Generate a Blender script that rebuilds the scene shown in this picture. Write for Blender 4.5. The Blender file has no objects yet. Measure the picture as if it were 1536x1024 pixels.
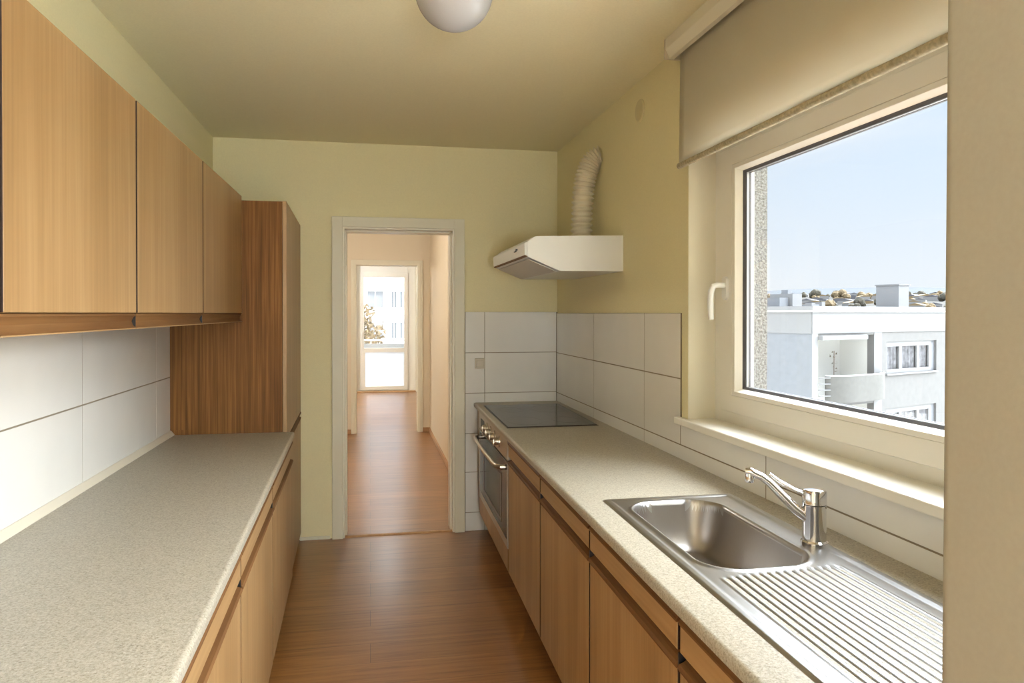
import bpy, bmesh, math, random
from mathutils import Vector, Matrix
random.seed(7)
D = bpy.data
SC = bpy.context.scene
COL = SC.collection
PI = math.pi

# ------------------------------------------------------------------ camera
CAM_H = 1.5
YAW = 0.1892
PITCH = 0.0071
cam_d = D.cameras.new('camera')
cam = D.objects.new('camera', cam_d)
COL.objects.link(cam)
cam_d.sensor_width = 36
cam_d.lens = 1112.47 / 1536 * 36
cam_d.shift_y = -34.44 / 1536
cam_d.clip_start = 0.02
cam_d.clip_end = 4000
cam.location = (0, 0, CAM_H)
cam.rotation_euler = (PI / 2 - PITCH, 0, -YAW)
SC.camera = cam

# ------------------------------------------------------------------ sky, sun, exposure
SC.view_settings.view_transform = 'Standard'
SC.view_settings.look = 'None'
SC.view_settings.exposure = 0.7
SC.view_settings.gamma = 1.0
SC.view_settings.use_curve_mapping = False


def lin(c):
    return tuple((v / 255 / 12.92) if v / 255 <= 0.04045 else ((v / 255 + 0.055) / 1.055) ** 2.4 for v in c) + (1.0,)


SKY_HIGH = 3.0
w = D.worlds.new('sky')
SC.world = w
w.use_nodes = True
nt = w.node_tree
nt.nodes.clear()
out = nt.nodes.new('ShaderNodeOutputWorld')
bg = nt.nodes.new('ShaderNodeBackground')
tc = nt.nodes.new('ShaderNodeTexCoord')
sep = nt.nodes.new('ShaderNodeSeparateXYZ')
nt.links.new(tc.outputs['Generated'], sep.inputs[0])
ramp = nt.nodes.new('ShaderNodeValToRGB')
cr = ramp.color_ramp
cr.elements[0].position = 0.0
cr.elements[0].color = lin((238, 245, 250))
cr.elements[1].position = 1.0
cr.elements[1].color = lin((225, 238, 252))
for p, c in ((0.05, (234, 243, 251)), (0.14, (222, 237, 252)), (0.26, (211, 231, 251)), (0.40, (222, 236, 252))):
    e = cr.elements.new(p)
    e.color = lin(c)
nt.links.new(sep.outputs['Z'], ramp.inputs[0])
st = nt.nodes.new('ShaderNodeMapRange')
st.interpolation_type = 'SMOOTHSTEP'
st.inputs['From Min'].default_value = 0.30
st.inputs['From Max'].default_value = 0.60
st.inputs['To Min'].default_value = 0.69
st.inputs['To Max'].default_value = SKY_HIGH
nt.links.new(sep.outputs['Z'], st.inputs['Value'])
# thin clouds
nz = nt.nodes.new('ShaderNodeTexNoise')
mp = nt.nodes.new('ShaderNodeMapping')
mp.inputs['Scale'].default_value = (1.2, 1.2, 6)
nt.links.new(tc.outputs['Generated'], mp.inputs[0])
nt.links.new(mp.outputs[0], nz.inputs['Vector'])
nz.inputs['Scale'].default_value = 2.2
nz.inputs['Detail'].default_value = 4
cl = nt.nodes.new('ShaderNodeMapRange')
cl.inputs['From Min'].default_value = 0.45
cl.inputs['From Max'].default_value = 0.75
cl.inputs['To Max'].default_value = 0.55
nt.links.new(nz.outputs['Fac'], cl.inputs['Value'])
mx = nt.nodes.new('ShaderNodeMixRGB')
mx.inputs[2].default_value = lin((242, 247, 252))
nt.links.new(cl.outputs[0], mx.inputs[0])
nt.links.new(ramp.outputs[0], mx.inputs[1])
nt.links.new(mx.outputs[0], bg.inputs['Color'])
nt.links.new(st.outputs[0], bg.inputs['Strength'])
nt.links.new(bg.outputs[0], out.inputs[0])


def sun(name, energy, az, el, angle, color=(1, 1, 1)):
    """az: direction the light comes FROM, degrees from +x towards +y"""
    l = D.lights.new(name, 'SUN')
    l.energy = energy
    l.angle = math.radians(angle)
    l.color = color
    o = D.objects.new(name, l)
    COL.objects.link(o)
    a, e = math.radians(az), math.radians(el)
    d = Vector((math.cos(a) * math.cos(e), math.sin(a) * math.cos(e), math.sin(e)))
    o.rotation_euler = d.to_track_quat('Z', 'Y').to_euler()
    o.location = d * 60
    return o


# hazy bright sky patch towards the kitchen window, and the low sun behind the house
sun('sky_glow_lamp', 13.5, 8, 38, 80, (0.90, 0.96, 1.0))
sun('sun_lamp', 0.3, -120, 35, 8, (1.0, 0.96, 0.9))


def portal(loc, rot, sx, sy):
    l = D.lights.new('window_portal', 'AREA')
    l.shape = 'RECTANGLE'
    l.size = sx
    l.size_y = sy
    l.cycles.is_portal = True
    o = D.objects.new('window_portal', l)
    COL.objects.link(o)
    o.location = loc
    o.rotation_euler = rot


portal((1.66, 1.95, 1.65), (0, PI / 2, 0), 1.2, 2.0)           # kitchen window, facing -x
portal((0.3, 14.66, 1.2), (-PI / 2, 0, 0), 1.2, 2.4)           # balcony door, facing -y

# ------------------------------------------------------------------ materials
MATS = {}


def base_mat(name):
    m = D.materials.new(name)
    m.use_nodes = True
    n = m.node_tree
    b = n.nodes['Principled BSDF']
    MATS[name] = m
    return m, n, b


def mapping(n, scale, coord='Object', loc=(0, 0, 0), rot=(0, 0, 0)):
    t = n.nodes.new('ShaderNodeTexCoord')
    mp = n.nodes.new('ShaderNodeMapping')
    mp.inputs['Scale'].default_value = scale
    mp.inputs['Location'].default_value = loc
    mp.inputs['Rotation'].default_value = rot
    n.links.new(t.outputs[coord], mp.inputs[0])
    return mp


def noise(n, mp, scale, detail=3, rough=0.5):
    t = n.nodes.new('ShaderNodeTexNoise')
    t.inputs['Scale'].default_value = scale
    t.inputs['Detail'].default_value = detail
    t.inputs['Roughness'].default_value = rough
    n.links.new(mp.outputs[0], t.inputs['Vector'])
    return t


def ramp2(n, src, stops):
    r = n.nodes.new('ShaderNodeValToRGB')
    r.color_ramp.elements[0].position = stops[0][0]
    r.color_ramp.elements[0].color = lin(stops[0][1])
    r.color_ramp.elements[1].position = stops[-1][0]
    r.color_ramp.elements[1].color = lin(stops[-1][1])
    for p, c in stops[1:-1]:
        e = r.color_ramp.elements.new(p)
        e.color = lin(c)
    n.links.new(src, r.inputs[0])
    return r


def bump(n, b, src, strength, dist):
    u = n.nodes.new('ShaderNodeBump')
    u.inputs['Strength'].default_value = strength
    u.inputs['Distance'].default_value = dist
    n.links.new(src, u.inputs['Height'])
    n.links.new(u.outputs[0], b.inputs['Normal'])


def plain(name, c, rough=0.5, metal=0.0, bmp=None, vary=0.0, spec=0.5):
    m, n, b = base_mat(name)
    b.inputs['Roughness'].default_value = rough
    b.inputs['Metallic'].default_value = metal
    b.inputs['Specular IOR Level'].default_value = spec
    mp = mapping(n, (1, 1, 1))
    t = noise(n, mp, 6 if not bmp else bmp[0], 3)
    c2 = tuple(max(0, v * (1 - vary)) for v in c)
    r = ramp2(n, t.outputs['Fac'], ((0.3, c2), (0.7, c)))
    n.links.new(r.outputs[0], b.inputs['Base Color'])
    if bmp:
        bump(n, b, t.outputs['Fac'], bmp[1], bmp[2])
    return m


def wood(name, stops, axis='z', rough=0.4, sc=60, spec=0.5, bump_s=0.08, big=0.5):
    m, n, b = base_mat(name)
    s = {'z': (1, 1, 0.02), 'y': (1, 0.02, 1), 'x': (0.02, 1, 1)}[axis]
    mp = mapping(n, s)
    t = noise(n, mp, sc, 4, 0.6)
    s2 = {'z': (1, 1, 0.10), 'y': (1, 0.10, 1), 'x': (0.10, 1, 1)}[axis]
    mp2 = mapping(n, s2)
    t2 = noise(n, mp2, 9, 3, 0.55)
    t2.inputs['Distortion'].default_value = 0.6
    m1 = n.nodes.new('ShaderNodeMath')
    m1.operation = 'MULTIPLY_ADD'
    m1.inputs[1].default_value = big
    n.links.new(t2.outputs['Fac'], m1.inputs[0])
    m2 = n.nodes.new('ShaderNodeMath')
    m2.operation = 'MULTIPLY'
    m2.inputs[1].default_value = 1 - big
    n.links.new(t.outputs['Fac'], m2.inputs[0])
    n.links.new(m2.outputs[0], m1.inputs[2])
    r = ramp2(n, m1.outputs[0], stops)
    n.links.new(r.outputs[0], b.inputs['Base Color'])
    b.inputs['Roughness'].default_value = rough
    b.inputs['Specular IOR Level'].default_value = spec
    bump(n, b, t.outputs['Fac'], bump_s, 0.002)
    return m


OAK = ((0.32, (150, 116, 74)), (0.5, (166, 131, 86)), (0.68, (180, 146, 101)))
oak_v = wood('oak_veneer', OAK, 'z')
oak_h = wood('oak_veneer_across', OAK, 'y')
rail_m = wood('oak_rail', ((0.3, (92, 60, 32)), (0.5, (114, 78, 44)), (0.7, (136, 98, 58))), 'y', 0.6, 40, spec=0.2)
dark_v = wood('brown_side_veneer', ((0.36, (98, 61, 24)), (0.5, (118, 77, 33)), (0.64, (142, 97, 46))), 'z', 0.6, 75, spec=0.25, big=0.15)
dark_plinth = plain('dark_plinth', (52, 36, 24), 0.6)
gap_dark = plain('carcass_edge', (40, 22, 12), 0.8)

# plaster
wall_k = plain('kitchen_plaster', (239, 229, 186), 0.85, bmp=(150, 0.25, 0.003), vary=0.02, spec=0.2)
ceil_k = plain('ceiling_plaster', (246, 237, 200), 0.9, bmp=(120, 0.2, 0.003), vary=0.02, spec=0.2)
reveal_m = plain('reveal_paint', (238, 232, 212), 0.7, bmp=(90, 0.08, 0.002), spec=0.3)
wall_h = plain('hall_plaster', (238, 226, 204), 0.85, bmp=(150, 0.2, 0.003), spec=0.2)
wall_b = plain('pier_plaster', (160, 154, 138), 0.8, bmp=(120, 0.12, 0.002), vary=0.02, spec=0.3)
white_paint = plain('white_lacquer', (236, 230, 210), 0.35)
white_pvc = plain('white_pvc', (240, 236, 224), 0.3)
casing_m = plain('casing_lacquer', (226, 220, 196), 0.4)
tile_m = plain('white_tile', (236, 234, 227), 0.18, vary=0.015)
grout_m = plain('grout', (138, 126, 104), 0.9)
enamel = plain('white_enamel', (240, 240, 236), 0.28)
chrome = plain('chrome', (225, 225, 228), 0.08, 1.0)
ss = None
gasket_m = plain('grey_gasket', (92, 92, 96), 0.5)
black_m = plain('black_plastic', (18, 16, 15), 0.4)
hose_m = plain('duct_plastic', (226, 216, 190), 0.5)
skirt_m = wood('skirting_wood', ((0.3, (176, 134, 92)), (0.5, (192, 150, 106)), (0.7, (204, 164, 120))), 'y', 0.45, 40)
opal = plain('opal_glass', (180, 178, 176), 0.25)
grey_plastic = plain('switch_plastic', (205, 196, 176), 0.35)


def worktop_mat():
    m, n, b = base_mat('speckled_laminate')
    mp = mapping(n, (1, 1, 1))
    t = noise(n, mp, 190, 3, 0.75)
    v = n.nodes.new('ShaderNodeTexVoronoi')
    v.inputs['Scale'].default_value = 330
    n.links.new(mp.outputs[0], v.inputs['Vector'])
    r = ramp2(n, t.outputs['Fac'], ((0.36, (120, 110, 92)), (0.46, (164, 155, 136)), (0.55, (178, 170, 152)), (0.66, (202, 195, 180))))
    rv = ramp2(n, v.outputs['Color'], ((0.12, (124, 113, 94)), (0.3, (174, 167, 149)), (0.85, (180, 173, 156)), (0.97, (218, 214, 204))))
    mxn = n.nodes.new('ShaderNodeMixRGB')
    mxn.inputs[0].default_value = 0.45
    n.links.new(r.outputs[0], mxn.inputs[1])
    n.links.new(rv.outputs[0], mxn.inputs[2])
    n.links.new(mxn.outputs[0], b.inputs['Base Color'])
    b.inputs['Roughness'].default_value = 0.42
    bump(n, b, t.outputs['Fac'], 0.15, 0.001)
    return m


worktop_m = worktop_mat()


def steel(name, c, rough, axis):
    m, n, b = base_mat(name)
    s = {'y': (1, 0.02, 1), 'x': (0.02, 1, 1), 'z': (1, 1, 0.02)}[axis]
    t = noise(n, mapping(n, s), 350, 3, 0.6)
    r = ramp2(n, t.outputs['Fac'], ((0.3, tuple(v * 0.98 for v in c)), (0.7, c)))
    n.links.new(r.outputs[0], b.inputs['Base Color'])
    b.inputs['Metallic'].default_value = 1.0
    mr = n.nodes.new('ShaderNodeMapRange')
    mr.inputs['To Min'].default_value = rough * 0.97
    mr.inputs['To Max'].default_value = rough * 1.04
    n.links.new(t.outputs['Fac'], mr.inputs['Value'])
    n.links.new(mr.outputs[0], b.inputs['Roughness'])
    return m


ss = steel('brushed_steel', (180, 179, 178), 0.29, 'y')
ss_basin = steel('satin_steel', (158, 152, 146), 0.38, 'z')
oven_steel = steel('oven_steel', (190, 182, 168), 0.32, 'y')


def floor_mat():
    m, n, b = base_mat('plank_laminate')
    mp = mapping(n, (1, 1, 1))
    br = n.nodes.new('ShaderNodeTexBrick')
    br.offset = 0.37
    br.inputs['Scale'].default_value = 1.0
    br.inputs['Brick Width'].default_value = 1.25
    br.inputs['Row Height'].default_value = 0.19
    br.inputs['Mortar Size'].default_value = 0.0015
    br.inputs['Mortar Smooth'].default_value = 0.3
    br.inputs['Color1'].default_value = lin((174, 120, 66))
    br.inputs['Color2'].default_value = lin((158, 108, 58))
    br.inputs['Mortar'].default_value = lin((120, 84, 50))
    n.links.new(mp.outputs[0], br.inputs['Vector'])
    t = noise(n, mapping(n, (0.05, 1, 1)), 38, 6, 0.7)
    g = ramp2(n, t.outputs['Fac'], ((0.3, (186, 172, 160)), (0.5, (232, 228, 222)), (0.7, (255, 255, 255))))
    mxn = n.nodes.new('ShaderNodeMixRGB')
    mxn.blend_type = 'MULTIPLY'
    mxn.inputs[0].default_value = 1.0
    n.links.new(br.outputs['Color'], mxn.inputs[1])
    n.links.new(g.outputs[0], mxn.inputs[2])
    n.links.new(mxn.outputs[0], b.inputs['Base Color'])
    b.inputs['Roughness'].default_value = 0.3
    b.inputs['Specular IOR Level'].default_value = 0.45
    b.inputs['Coat Weight'].default_value = 0.3
    b.inputs['Coat Roughness'].default_value = 0.24
    bump(n, b, t.outputs['Fac'], 0.08, 0.002)
    return m


floor_m = floor_mat()


def glass_mat(name, gloss=0.05, tint=(1, 1, 1, 1)):
    m = D.materials.new(name)
    m.use_nodes = True
    n = m.node_tree
    n.nodes.clear()
    o = n.nodes.new('ShaderNodeOutputMaterial')
    tr = n.nodes.new('ShaderNodeBsdfTransparent')
    tr.inputs[0].default_value = tint
    gl = n.nodes.new('ShaderNodeBsdfGlossy')
    gl.inputs['Roughness'].default_value = 0.02
    fr = n.nodes.new('ShaderNodeLayerWeight')
    fr.inputs[0].default_value = 0.5
    pw = n.nodes.new('ShaderNodeMath')
    pw.operation = 'POWER'
    pw.inputs[1].default_value = 4.0
    n.links.new(fr.outputs['Facing'], pw.inputs[0])
    mu = n.nodes.new('ShaderNodeMath')
    mu.operation = 'MULTIPLY_ADD'
    mu.inputs[1].default_value = 0.5
    mu.inputs[2].default_value = gloss * 0.6
    n.links.new(pw.outputs[0], mu.inputs[0])
    mxs = n.nodes.new('ShaderNodeMixShader')
    n.links.new(mu.outputs[0], mxs.inputs[0])
    n.links.new(tr.outputs[0], mxs.inputs[1])
    n.links.new(gl.outputs[0], mxs.inputs[2])
    n.links.new(mxs.outputs[0], o.inputs[0])
    return m


glass_m = glass_mat('window_glass')
hob_m = plain('black_ceramic', (50, 42, 34), 0.15)
ovenglass_m = plain('dark_oven_glass', (34, 24, 16), 0.12, spec=0.3)
ovenglass_m.node_tree.nodes['Principled BSDF'].inputs['IOR'].default_value = 1.15
hob_m.node_tree.nodes['Principled BSDF'].inputs['IOR'].default_value = 1.25


def blind_mat():
    m = D.materials.new('blind_fabric')
    m.use_nodes = True
    n = m.node_tree
    n.nodes.clear()
    o = n.nodes.new('ShaderNodeOutputMaterial')
    d = n.nodes.new('ShaderNodeBsdfDiffuse')
    t = n.nodes.new('ShaderNodeBsdfTranslucent')
    d.inputs[0].default_value = lin((238, 234, 222))
    t.inputs[0].default_value = lin((242, 238, 226))
    nn = noise(n, mapping(n, (1, 1, 1)), 240, 3)
    bu = n.nodes.new('ShaderNodeBump')
    bu.inputs['Strength'].default_value = 0.25
    bu.inputs['Distance'].default_value = 0.002
    n.links.new(nn.outputs['Fac'], bu.inputs['Height'])
    n.links.new(bu.outputs[0], d.inputs['Normal'])
    mxs = n.nodes.new('ShaderNodeMixShader')
    mxs.inputs[0].default_value = 0.62
    n.links.new(d.outputs[0], mxs.inputs[1])
    n.links.new(t.outputs[0], mxs.inputs[2])
    n.links.new(mxs.outputs[0], o.inputs[0])
    return m


blind_m = blind_mat()
frost_m, n_, b_ = base_mat('frosted_panel')
b_.inputs['Base Color'].default_value = lin((244, 246, 248))
b_.inputs['Roughness'].default_value = 0.5
b_.inputs['Transmission Weight'].default_value = 0.0
_t = n_.nodes.new('ShaderNodeBsdfTranslucent')
_t.inputs[0].default_value = lin((244, 247, 250))
_m = n_.nodes.new('ShaderNodeMixShader')
_m.inputs[0].default_value = 0.6
n_.links.new(b_.outputs[0], _m.inputs[1])
n_.links.new(_t.outputs[0], _m.inputs[2])
n_.links.new(_m.outputs[0], n_.nodes['Material Output'].inputs[0])
far_white = plain('sunlit_facade', (240, 240, 238), 0.85)


def emit_mat(name, c, s):
    m, n, b = base_mat(name)
    b.inputs['Base Color'].default_value = lin(c)
    b.inputs['Emission Color'].default_value = lin(c)
    b.inputs['Emission Strength'].default_value = s
    return m


hall_glow = emit_mat('hall_fill_globe', (246, 243, 236), 38)  # glow materials of the added, unseen lamps
glare_glow = emit_mat('floor_glare_globe', (240, 246, 255), 12)
living_glow = emit_mat('living_fill_globe', (240, 246, 255), 65)
rear_glow = emit_mat('rear_fill_panel', (228, 240, 255), 52)
rear_globe_glow = emit_mat('rear_fill_globe', (236, 244, 255), 62)

# outside
render_m = plain('rough_render', (140, 139, 135), 0.95, bmp=(110, 0.9, 0.01), vary=0.5)
fac_white = plain('facade_white', (132, 132, 132), 0.8, bmp=(3, 0.05, 0.01), vary=0.02)
fac_grey = plain('facade_render', (116, 115, 113), 0.9, bmp=(4, 0.1, 0.01), vary=0.05)
fac_side = plain('facade_side_render', (126, 129, 133), 0.9, bmp=(4, 0.1, 0.01), vary=0.05)
band_m = plain('cornice_metal', (186, 186, 184), 0.6)
par_m = plain('balcony_screen', (104, 103, 99), 0.8, vary=0.06)
curt_m = plain('grey_curtain', (150, 150, 154), 0.9, vary=0.3, bmp=(5, 0.2, 0.02))
pane_dark = plain('far_pane', (134, 136, 140), 0.2)
pane_lit = plain('far_balcony_pane', (176, 172, 162), 0.25)
near_leaf = plain('yellowing_leaf', (120, 98, 62), 0.9, vary=0.4)
loggia_m = plain('loggia_paint', (214, 213, 208), 0.9)
tan_leaf = plain('autumn_leaf', (132, 114, 84), 0.9, vary=0.25)
green_leaf = plain('hill_wood', (96, 92, 80), 1.0, vary=0.25)
hill_m = plain('hill_haze', (66, 72, 78), 1.0, vary=0.12, bmp=(0.02, 0.1, 1))
town_m = plain('town_ground', (66, 63, 56), 1.0, vary=0.2, bmp=(0.05, 0.1, 1))
tan_house = plain('tan_house', (136, 118, 88), 0.9)
pale_house = plain('pale_house', (146, 145, 143), 0.9)
grey_house = plain('grey_house', (104, 104, 108), 0.9)
bark_m = plain('bark', (120, 100, 80), 0.9)

# ------------------------------------------------------------------ helpers
WLOC = {}


def I(p):
    return Vector(p)


def B():
    return bmesh.new()


def box(bm, x0, x1, y0, y1, z0, z1, bev=0.0, T=I, seg=2):
    if x0 > x1: x0, x1 = x1, x0
    if y0 > y1: y0, y1 = y1, y0
    if z0 > z1: z0, z1 = z1, z0
    vs = [bm.verts.new((x, y, z)) for x in (x0, x1) for y in (y0, y1) for z in (z0, z1)]
    f = [(0, 1, 3, 2), (4, 6, 7, 5), (0, 4, 5, 1), (2, 3, 7, 6), (0, 2, 6, 4), (1, 5, 7, 3)]
    fs = [bm.faces.new([vs[i] for i in q]) for q in f]
    allv = set(vs)
    if bev > 0:
        es = list({e for fa in fs for e in fa.edges})
        r = bmesh.ops.bevel(bm, geom=es, offset=bev, segments=seg, affect='EDGES', profile=0.5)
        allv = set(v for v in r['verts']) | {v for v in vs if v.is_valid}
        for fa in r['faces']:
            for v in fa.verts: allv.add(v)
    for v in allv:
        v.co = T(v.co)
    return bm


def prism(bm, prof, a0, a1, T=I, axis='y', caps=True):
    """profile in the two remaining axes, extruded along axis"""
    def pt(p, a):
        if axis == 'y': return Vector((p[0], a, p[1]))
        if axis == 'x': return Vector((a, p[0], p[1]))
        return Vector((p[0], p[1], a))
    A = [bm.verts.new(T(pt(p, a0))) for p in prof]
    Bv = [bm.verts.new(T(pt(p, a1))) for p in prof]
    n = len(prof)
    for i in range(n):
        j = (i + 1) % n
        bm.faces.new((A[i], A[j], Bv[j], Bv[i]))
    if caps:
        bm.faces.new(A[::-1])
        bm.faces.new(Bv)
    return bm


def tube(bm, pts, rad, n=16, caps=True, T=I, flat=1.0):
    pts = [Vector(p) for p in pts]
    rads = rad if isinstance(rad, (list, tuple)) else [rad] * len(pts)
    rings = []
    up = None
    for i, p in enumerate(pts):
        d = (pts[min(i + 1, len(pts) - 1)] - pts[max(i - 1, 0)]).normalized()
        if up is None:
            up = Vector((0, 0, 1)) if abs(d.z) < 0.9 else Vector((0, 1, 0))
        a = d.cross(up).normalized()
        b = a.cross(d).normalized()
        up = b
        rings.append([bm.verts.new(T(p + a * math.cos(2 * PI * k / n) * rads[i] + b * math.sin(2 * PI * k / n) * rads[i] * flat)) for k in range(n)])
    for i in range(len(rings) - 1):
        for k in range(n):
            l = (k + 1) % n
            bm.faces.new((rings[i][k], rings[i][l], rings[i + 1][l], rings[i + 1][k]))
    if caps:
        bm.faces.new(rings[0][::-1])
        bm.faces.new(rings[-1])
    return bm


def lathe(bm, prof, c, n=40, T=I, axis='z'):
    rings = []
    c = Vector(c)
    for r, h in prof:
        ring = []
        for k in range(n):
            a = 2 * PI * k / n
            if axis == 'z': p = Vector((r * math.cos(a), r * math.sin(a), h))
            elif axis == 'x': p = Vector((h, r * math.cos(a), r * math.sin(a)))
            else: p = Vector((r * math.cos(a), h, r * math.sin(a)))
            ring.append(bm.verts.new(T(c + p)))
        rings.append(ring)
    for i in range(len(rings) - 1):
        for k in range(n):
            l = (k + 1) % n
            bm.faces.new((rings[i][k], rings[i][l], rings[i + 1][l], rings[i + 1][k]))
    bm.faces.new(rings[0][::-1])
    bm.faces.new(rings[-1])
    return bm


def holed(bm, a0, a1, b0, b1, holes, c0, c1, kind, T=I):
    """wall slab with rectangular holes. kind 'x': plane spanned by y(a), z(b), thickness x(c). kind 'y': a=x."""
    As = sorted({a0, a1} | {h[0] for h in holes} | {h[1] for h in holes})
    Bs = sorted({b0, b1} | {h[2] for h in holes} | {h[3] for h in holes})
    As = [v for v in As if a0 <= v <= a1]
    Bs = [v for v in Bs if b0 <= v <= b1]
    def solid(i, j):
        if i < 0 or j < 0 or i >= len(As) - 1 or j >= len(Bs) - 1: return False
        ca, cb = (As[i] + As[i + 1]) / 2, (Bs[j] + Bs[j + 1]) / 2
        return not any(h[0] < ca < h[1] and h[2] < cb < h[3] for h in holes)
    V = {}
    def v(a, b, c):
        k = (round(a, 5), round(b, 5), round(c, 5))
        if k not in V:
            p = Vector((c, a, b)) if kind == 'x' else Vector((a, c, b))
            V[k] = bm.verts.new(T(p))
        return V[k]
    for i in range(len(As) - 1):
        for j in range(len(Bs) - 1):
            if not solid(i, j): continue
            a, A_, b, B_ = As[i], As[i + 1], Bs[j], Bs[j + 1]
            bm.faces.new((v(a, b, c0), v(A_, b, c0), v(A_, B_, c0), v(a, B_, c0)))
            bm.faces.new((v(a, b, c1), v(a, B_, c1), v(A_, B_, c1), v(A_, b, c1)))
            if not solid(i - 1, j): bm.faces.new((v(a, b, c0), v(a, B_, c0), v(a, B_, c1), v(a, b, c1)))
            if not solid(i + 1, j): bm.faces.new((v(A_, b, c0), v(A_, b, c1), v(A_, B_, c1), v(A_, B_, c0)))
            if not solid(i, j - 1): bm.faces.new((v(a, b, c0), v(a, b, c1), v(A_, b, c1), v(A_, b, c0)))
            if not solid(i, j + 1): bm.faces.new((v(a, B_, c0), v(A_, B_, c0), v(A_, B_, c1), v(a, B_, c1)))
    return bm


def obj(name, bm, mat, parent=None, smooth=False, origin=None, sharp=35):
    bmesh.ops.recalc_face_normals(bm, faces=bm.faces[:])
    if isinstance(mat, (list, tuple)):
        bm.normal_update()
        for f in bm.faces:
            if abs(f.normal.y) > 0.6: f.material_index = 1
    off = Vector(origin) if origin is not None else (WLOC[parent.name] if parent else Vector((0, 0, 0)))
    for v in bm.verts:
        v.co -= off
    me = D.meshes.new(name)
    bm.to_mesh(me)
    bm.free()
    mats = mat if isinstance(mat, (list, tuple)) else [mat]
    for m in mats:
        me.materials.append(m)
    if smooth:
        for p in me.polygons: p.use_smooth = True
        me.set_sharp_from_angle(angle=math.radians(sharp))
    o = D.objects.new(name, me)
    COL.objects.link(o)
    if parent:
        o.parent = parent
        o.location = off - WLOC[parent.name]
    else:
        o.location = off
    WLOC[o.name] = off.copy()
    return o


def tag(o, label, cat, group=None, kind=None):
    if label: o['label'] = label
    if cat: o['category'] = cat
    if group: o['group'] = group
    if kind: o['kind'] = kind
    return o


def thing(name, loc, label, cat, group=None, kind=None):
    o = D.objects.new(name, None)
    o.empty_display_size = 0.1
    COL.objects.link(o)
    o.location = loc
    WLOC[o.name] = Vector(loc)
    return tag(o, label, cat, group, kind)


def struct(name, bm, mat, label, cat, parent=None, smooth=False):
    o = obj(name, bm, mat, parent, smooth)
    if not parent:
        tag(o, label, cat, None, 'structure')
    return o


# ------------------------------------------------------------------ room dimensions
XL, XR, YE, ZC = -0.995, 1.2955, 5.07, 2.636
WY0, WY1, WZ0, WZ1 = 0.98, 2.885, 1.03, 2.215      # kitchen window opening in the right wall

# floor : one laminate through all rooms
bm = B(); box(bm, -3.2, 2.8, -3.2, 14.9, -0.2, 0)
struct('floor', bm, floor_m, 'wood plank laminate floor running through kitchen, hall and far room', 'floor')

# kitchen walls
bm = B(); box(bm, XL - 0.2, XL, 0.35, YE + 0.2, 0, ZC)
wl = struct('wall_left', bm, wall_k, 'pale yellow plaster wall behind the left cabinets', 'wall')
bm = B()
holed(bm, -0.0 + 0.35, YE + 0.2, 0, ZC, [(WY0, WY1, WZ0, WZ1)], XR, XR + 0.32, 'x')
wr = struct('wall_right', bm, wall_k, 'pale yellow plaster wall with the kitchen window', 'wall')
DX0, DX1, DZ = -0.165, 0.555, 2.062
bm = B()
holed(bm, XL, XR, 0, ZC, [(DX0 - 0.02, DX1 + 0.02, -0.01, DZ + 0.02)], YE, YE + 0.2, 'y')
we = struct('wall_back', bm, wall_k, 'pale yellow plaster end wall around the open doorway', 'wall')
bm = B(); box(bm, XL - 0.2, XR + 0.32, 0.35, YE + 0.2, ZC, ZC + 0.2)
struct('ceiling', bm, ceil_k, 'plain yellowish plaster ceiling of the kitchen', 'ceiling')

# near pier (doorway where the photographer stands), rounded corner
def pierT(v):
    v = Vector(v)
    v.x += 0.0055 * (v.z - 1.5)
    return v
bm = B()
prof = []
r = 0.022
x0, y1p = 0.700, 0.815
prof += [(XR, 0.35), (x0, 0.35)]
for k in range(0, 9):
    a = PI - k * (PI / 2) / 8
    prof.append((x0 + r + r * math.cos(a), y1p - r + r * math.sin(a)))
prof.append((XR, y1p))
prism(bm, prof, 0, ZC, T=pierT, axis='z')
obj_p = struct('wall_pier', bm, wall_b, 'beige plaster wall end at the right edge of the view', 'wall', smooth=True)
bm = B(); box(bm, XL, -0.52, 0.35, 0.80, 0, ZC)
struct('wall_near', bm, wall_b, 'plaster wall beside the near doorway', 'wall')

# ---- tiling of the three walls (one cladding per wall)
def tiles_x(name, parent, x, sgn, rows, cols, holes=()):
    """rows: z limits, cols: y limits ; slab from wall surface x outwards sgn"""
    bm = B()
    g = 0.005
    for j in range(len(rows) - 1):
        cc = cols[j] if isinstance(cols, dict) else cols
        for i in range(len(cc) - 1):
            box(bm, x + sgn * 0.0005, x + sgn * 0.006, cc[i] + g / 2, cc[i + 1] - g / 2, rows[j] + g / 2, rows[j + 1] - g / 2, 0.0008, seg=1)
    return obj(name, bm, tile_m, parent)

zrow = [0.39, 0.667, 0.944, 1.223, 1.5]
tiles_x('tile_cladding', wr, XR, -1, [1.223, 1.502], [2.946, 3.369, 4.185, YE - 0.007])
tiles_x('tile_cladding', wr, XR, -1, [0.944, 1.223], [2.946, 3.369, 4.185, YE - 0.007])
tiles_x('tile_cladding', wr, XR, -1, [0.86, 0.944], [0.83, 1.44, 2.256, 3.369, 4.185, YE - 0.007])
tiles_x('tile_cladding', wr, XR, -1, [0.944, 1.03], [0.83, 1.44, 2.256, 2.944])
bm = B(); box(bm, XR - 0.0052, XR, 0.82, 2.944, 0.86, 1.03); box(bm, XR - 0.0052, XR, 2.944, YE, 0.86, 1.501)
obj('grout_bed', bm, grout_m, wr)
bm = B()
g = 0.0038
zr = [0.0, 0.128, 0.406, 0.672, 0.95, 1.228, 1.51]
for j in range(6):
    for a, b in ((0.642, 0.778), (0.778, XR - 0.007)):
        box(bm, a + g / 2, b - g / 2, YE - 0.006, YE - 0.0005, zr[j] + g / 2, zr[j + 1] - g / 2, 0.0008, seg=1)
obj('tile_cladding', bm, tile_m, we)
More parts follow.
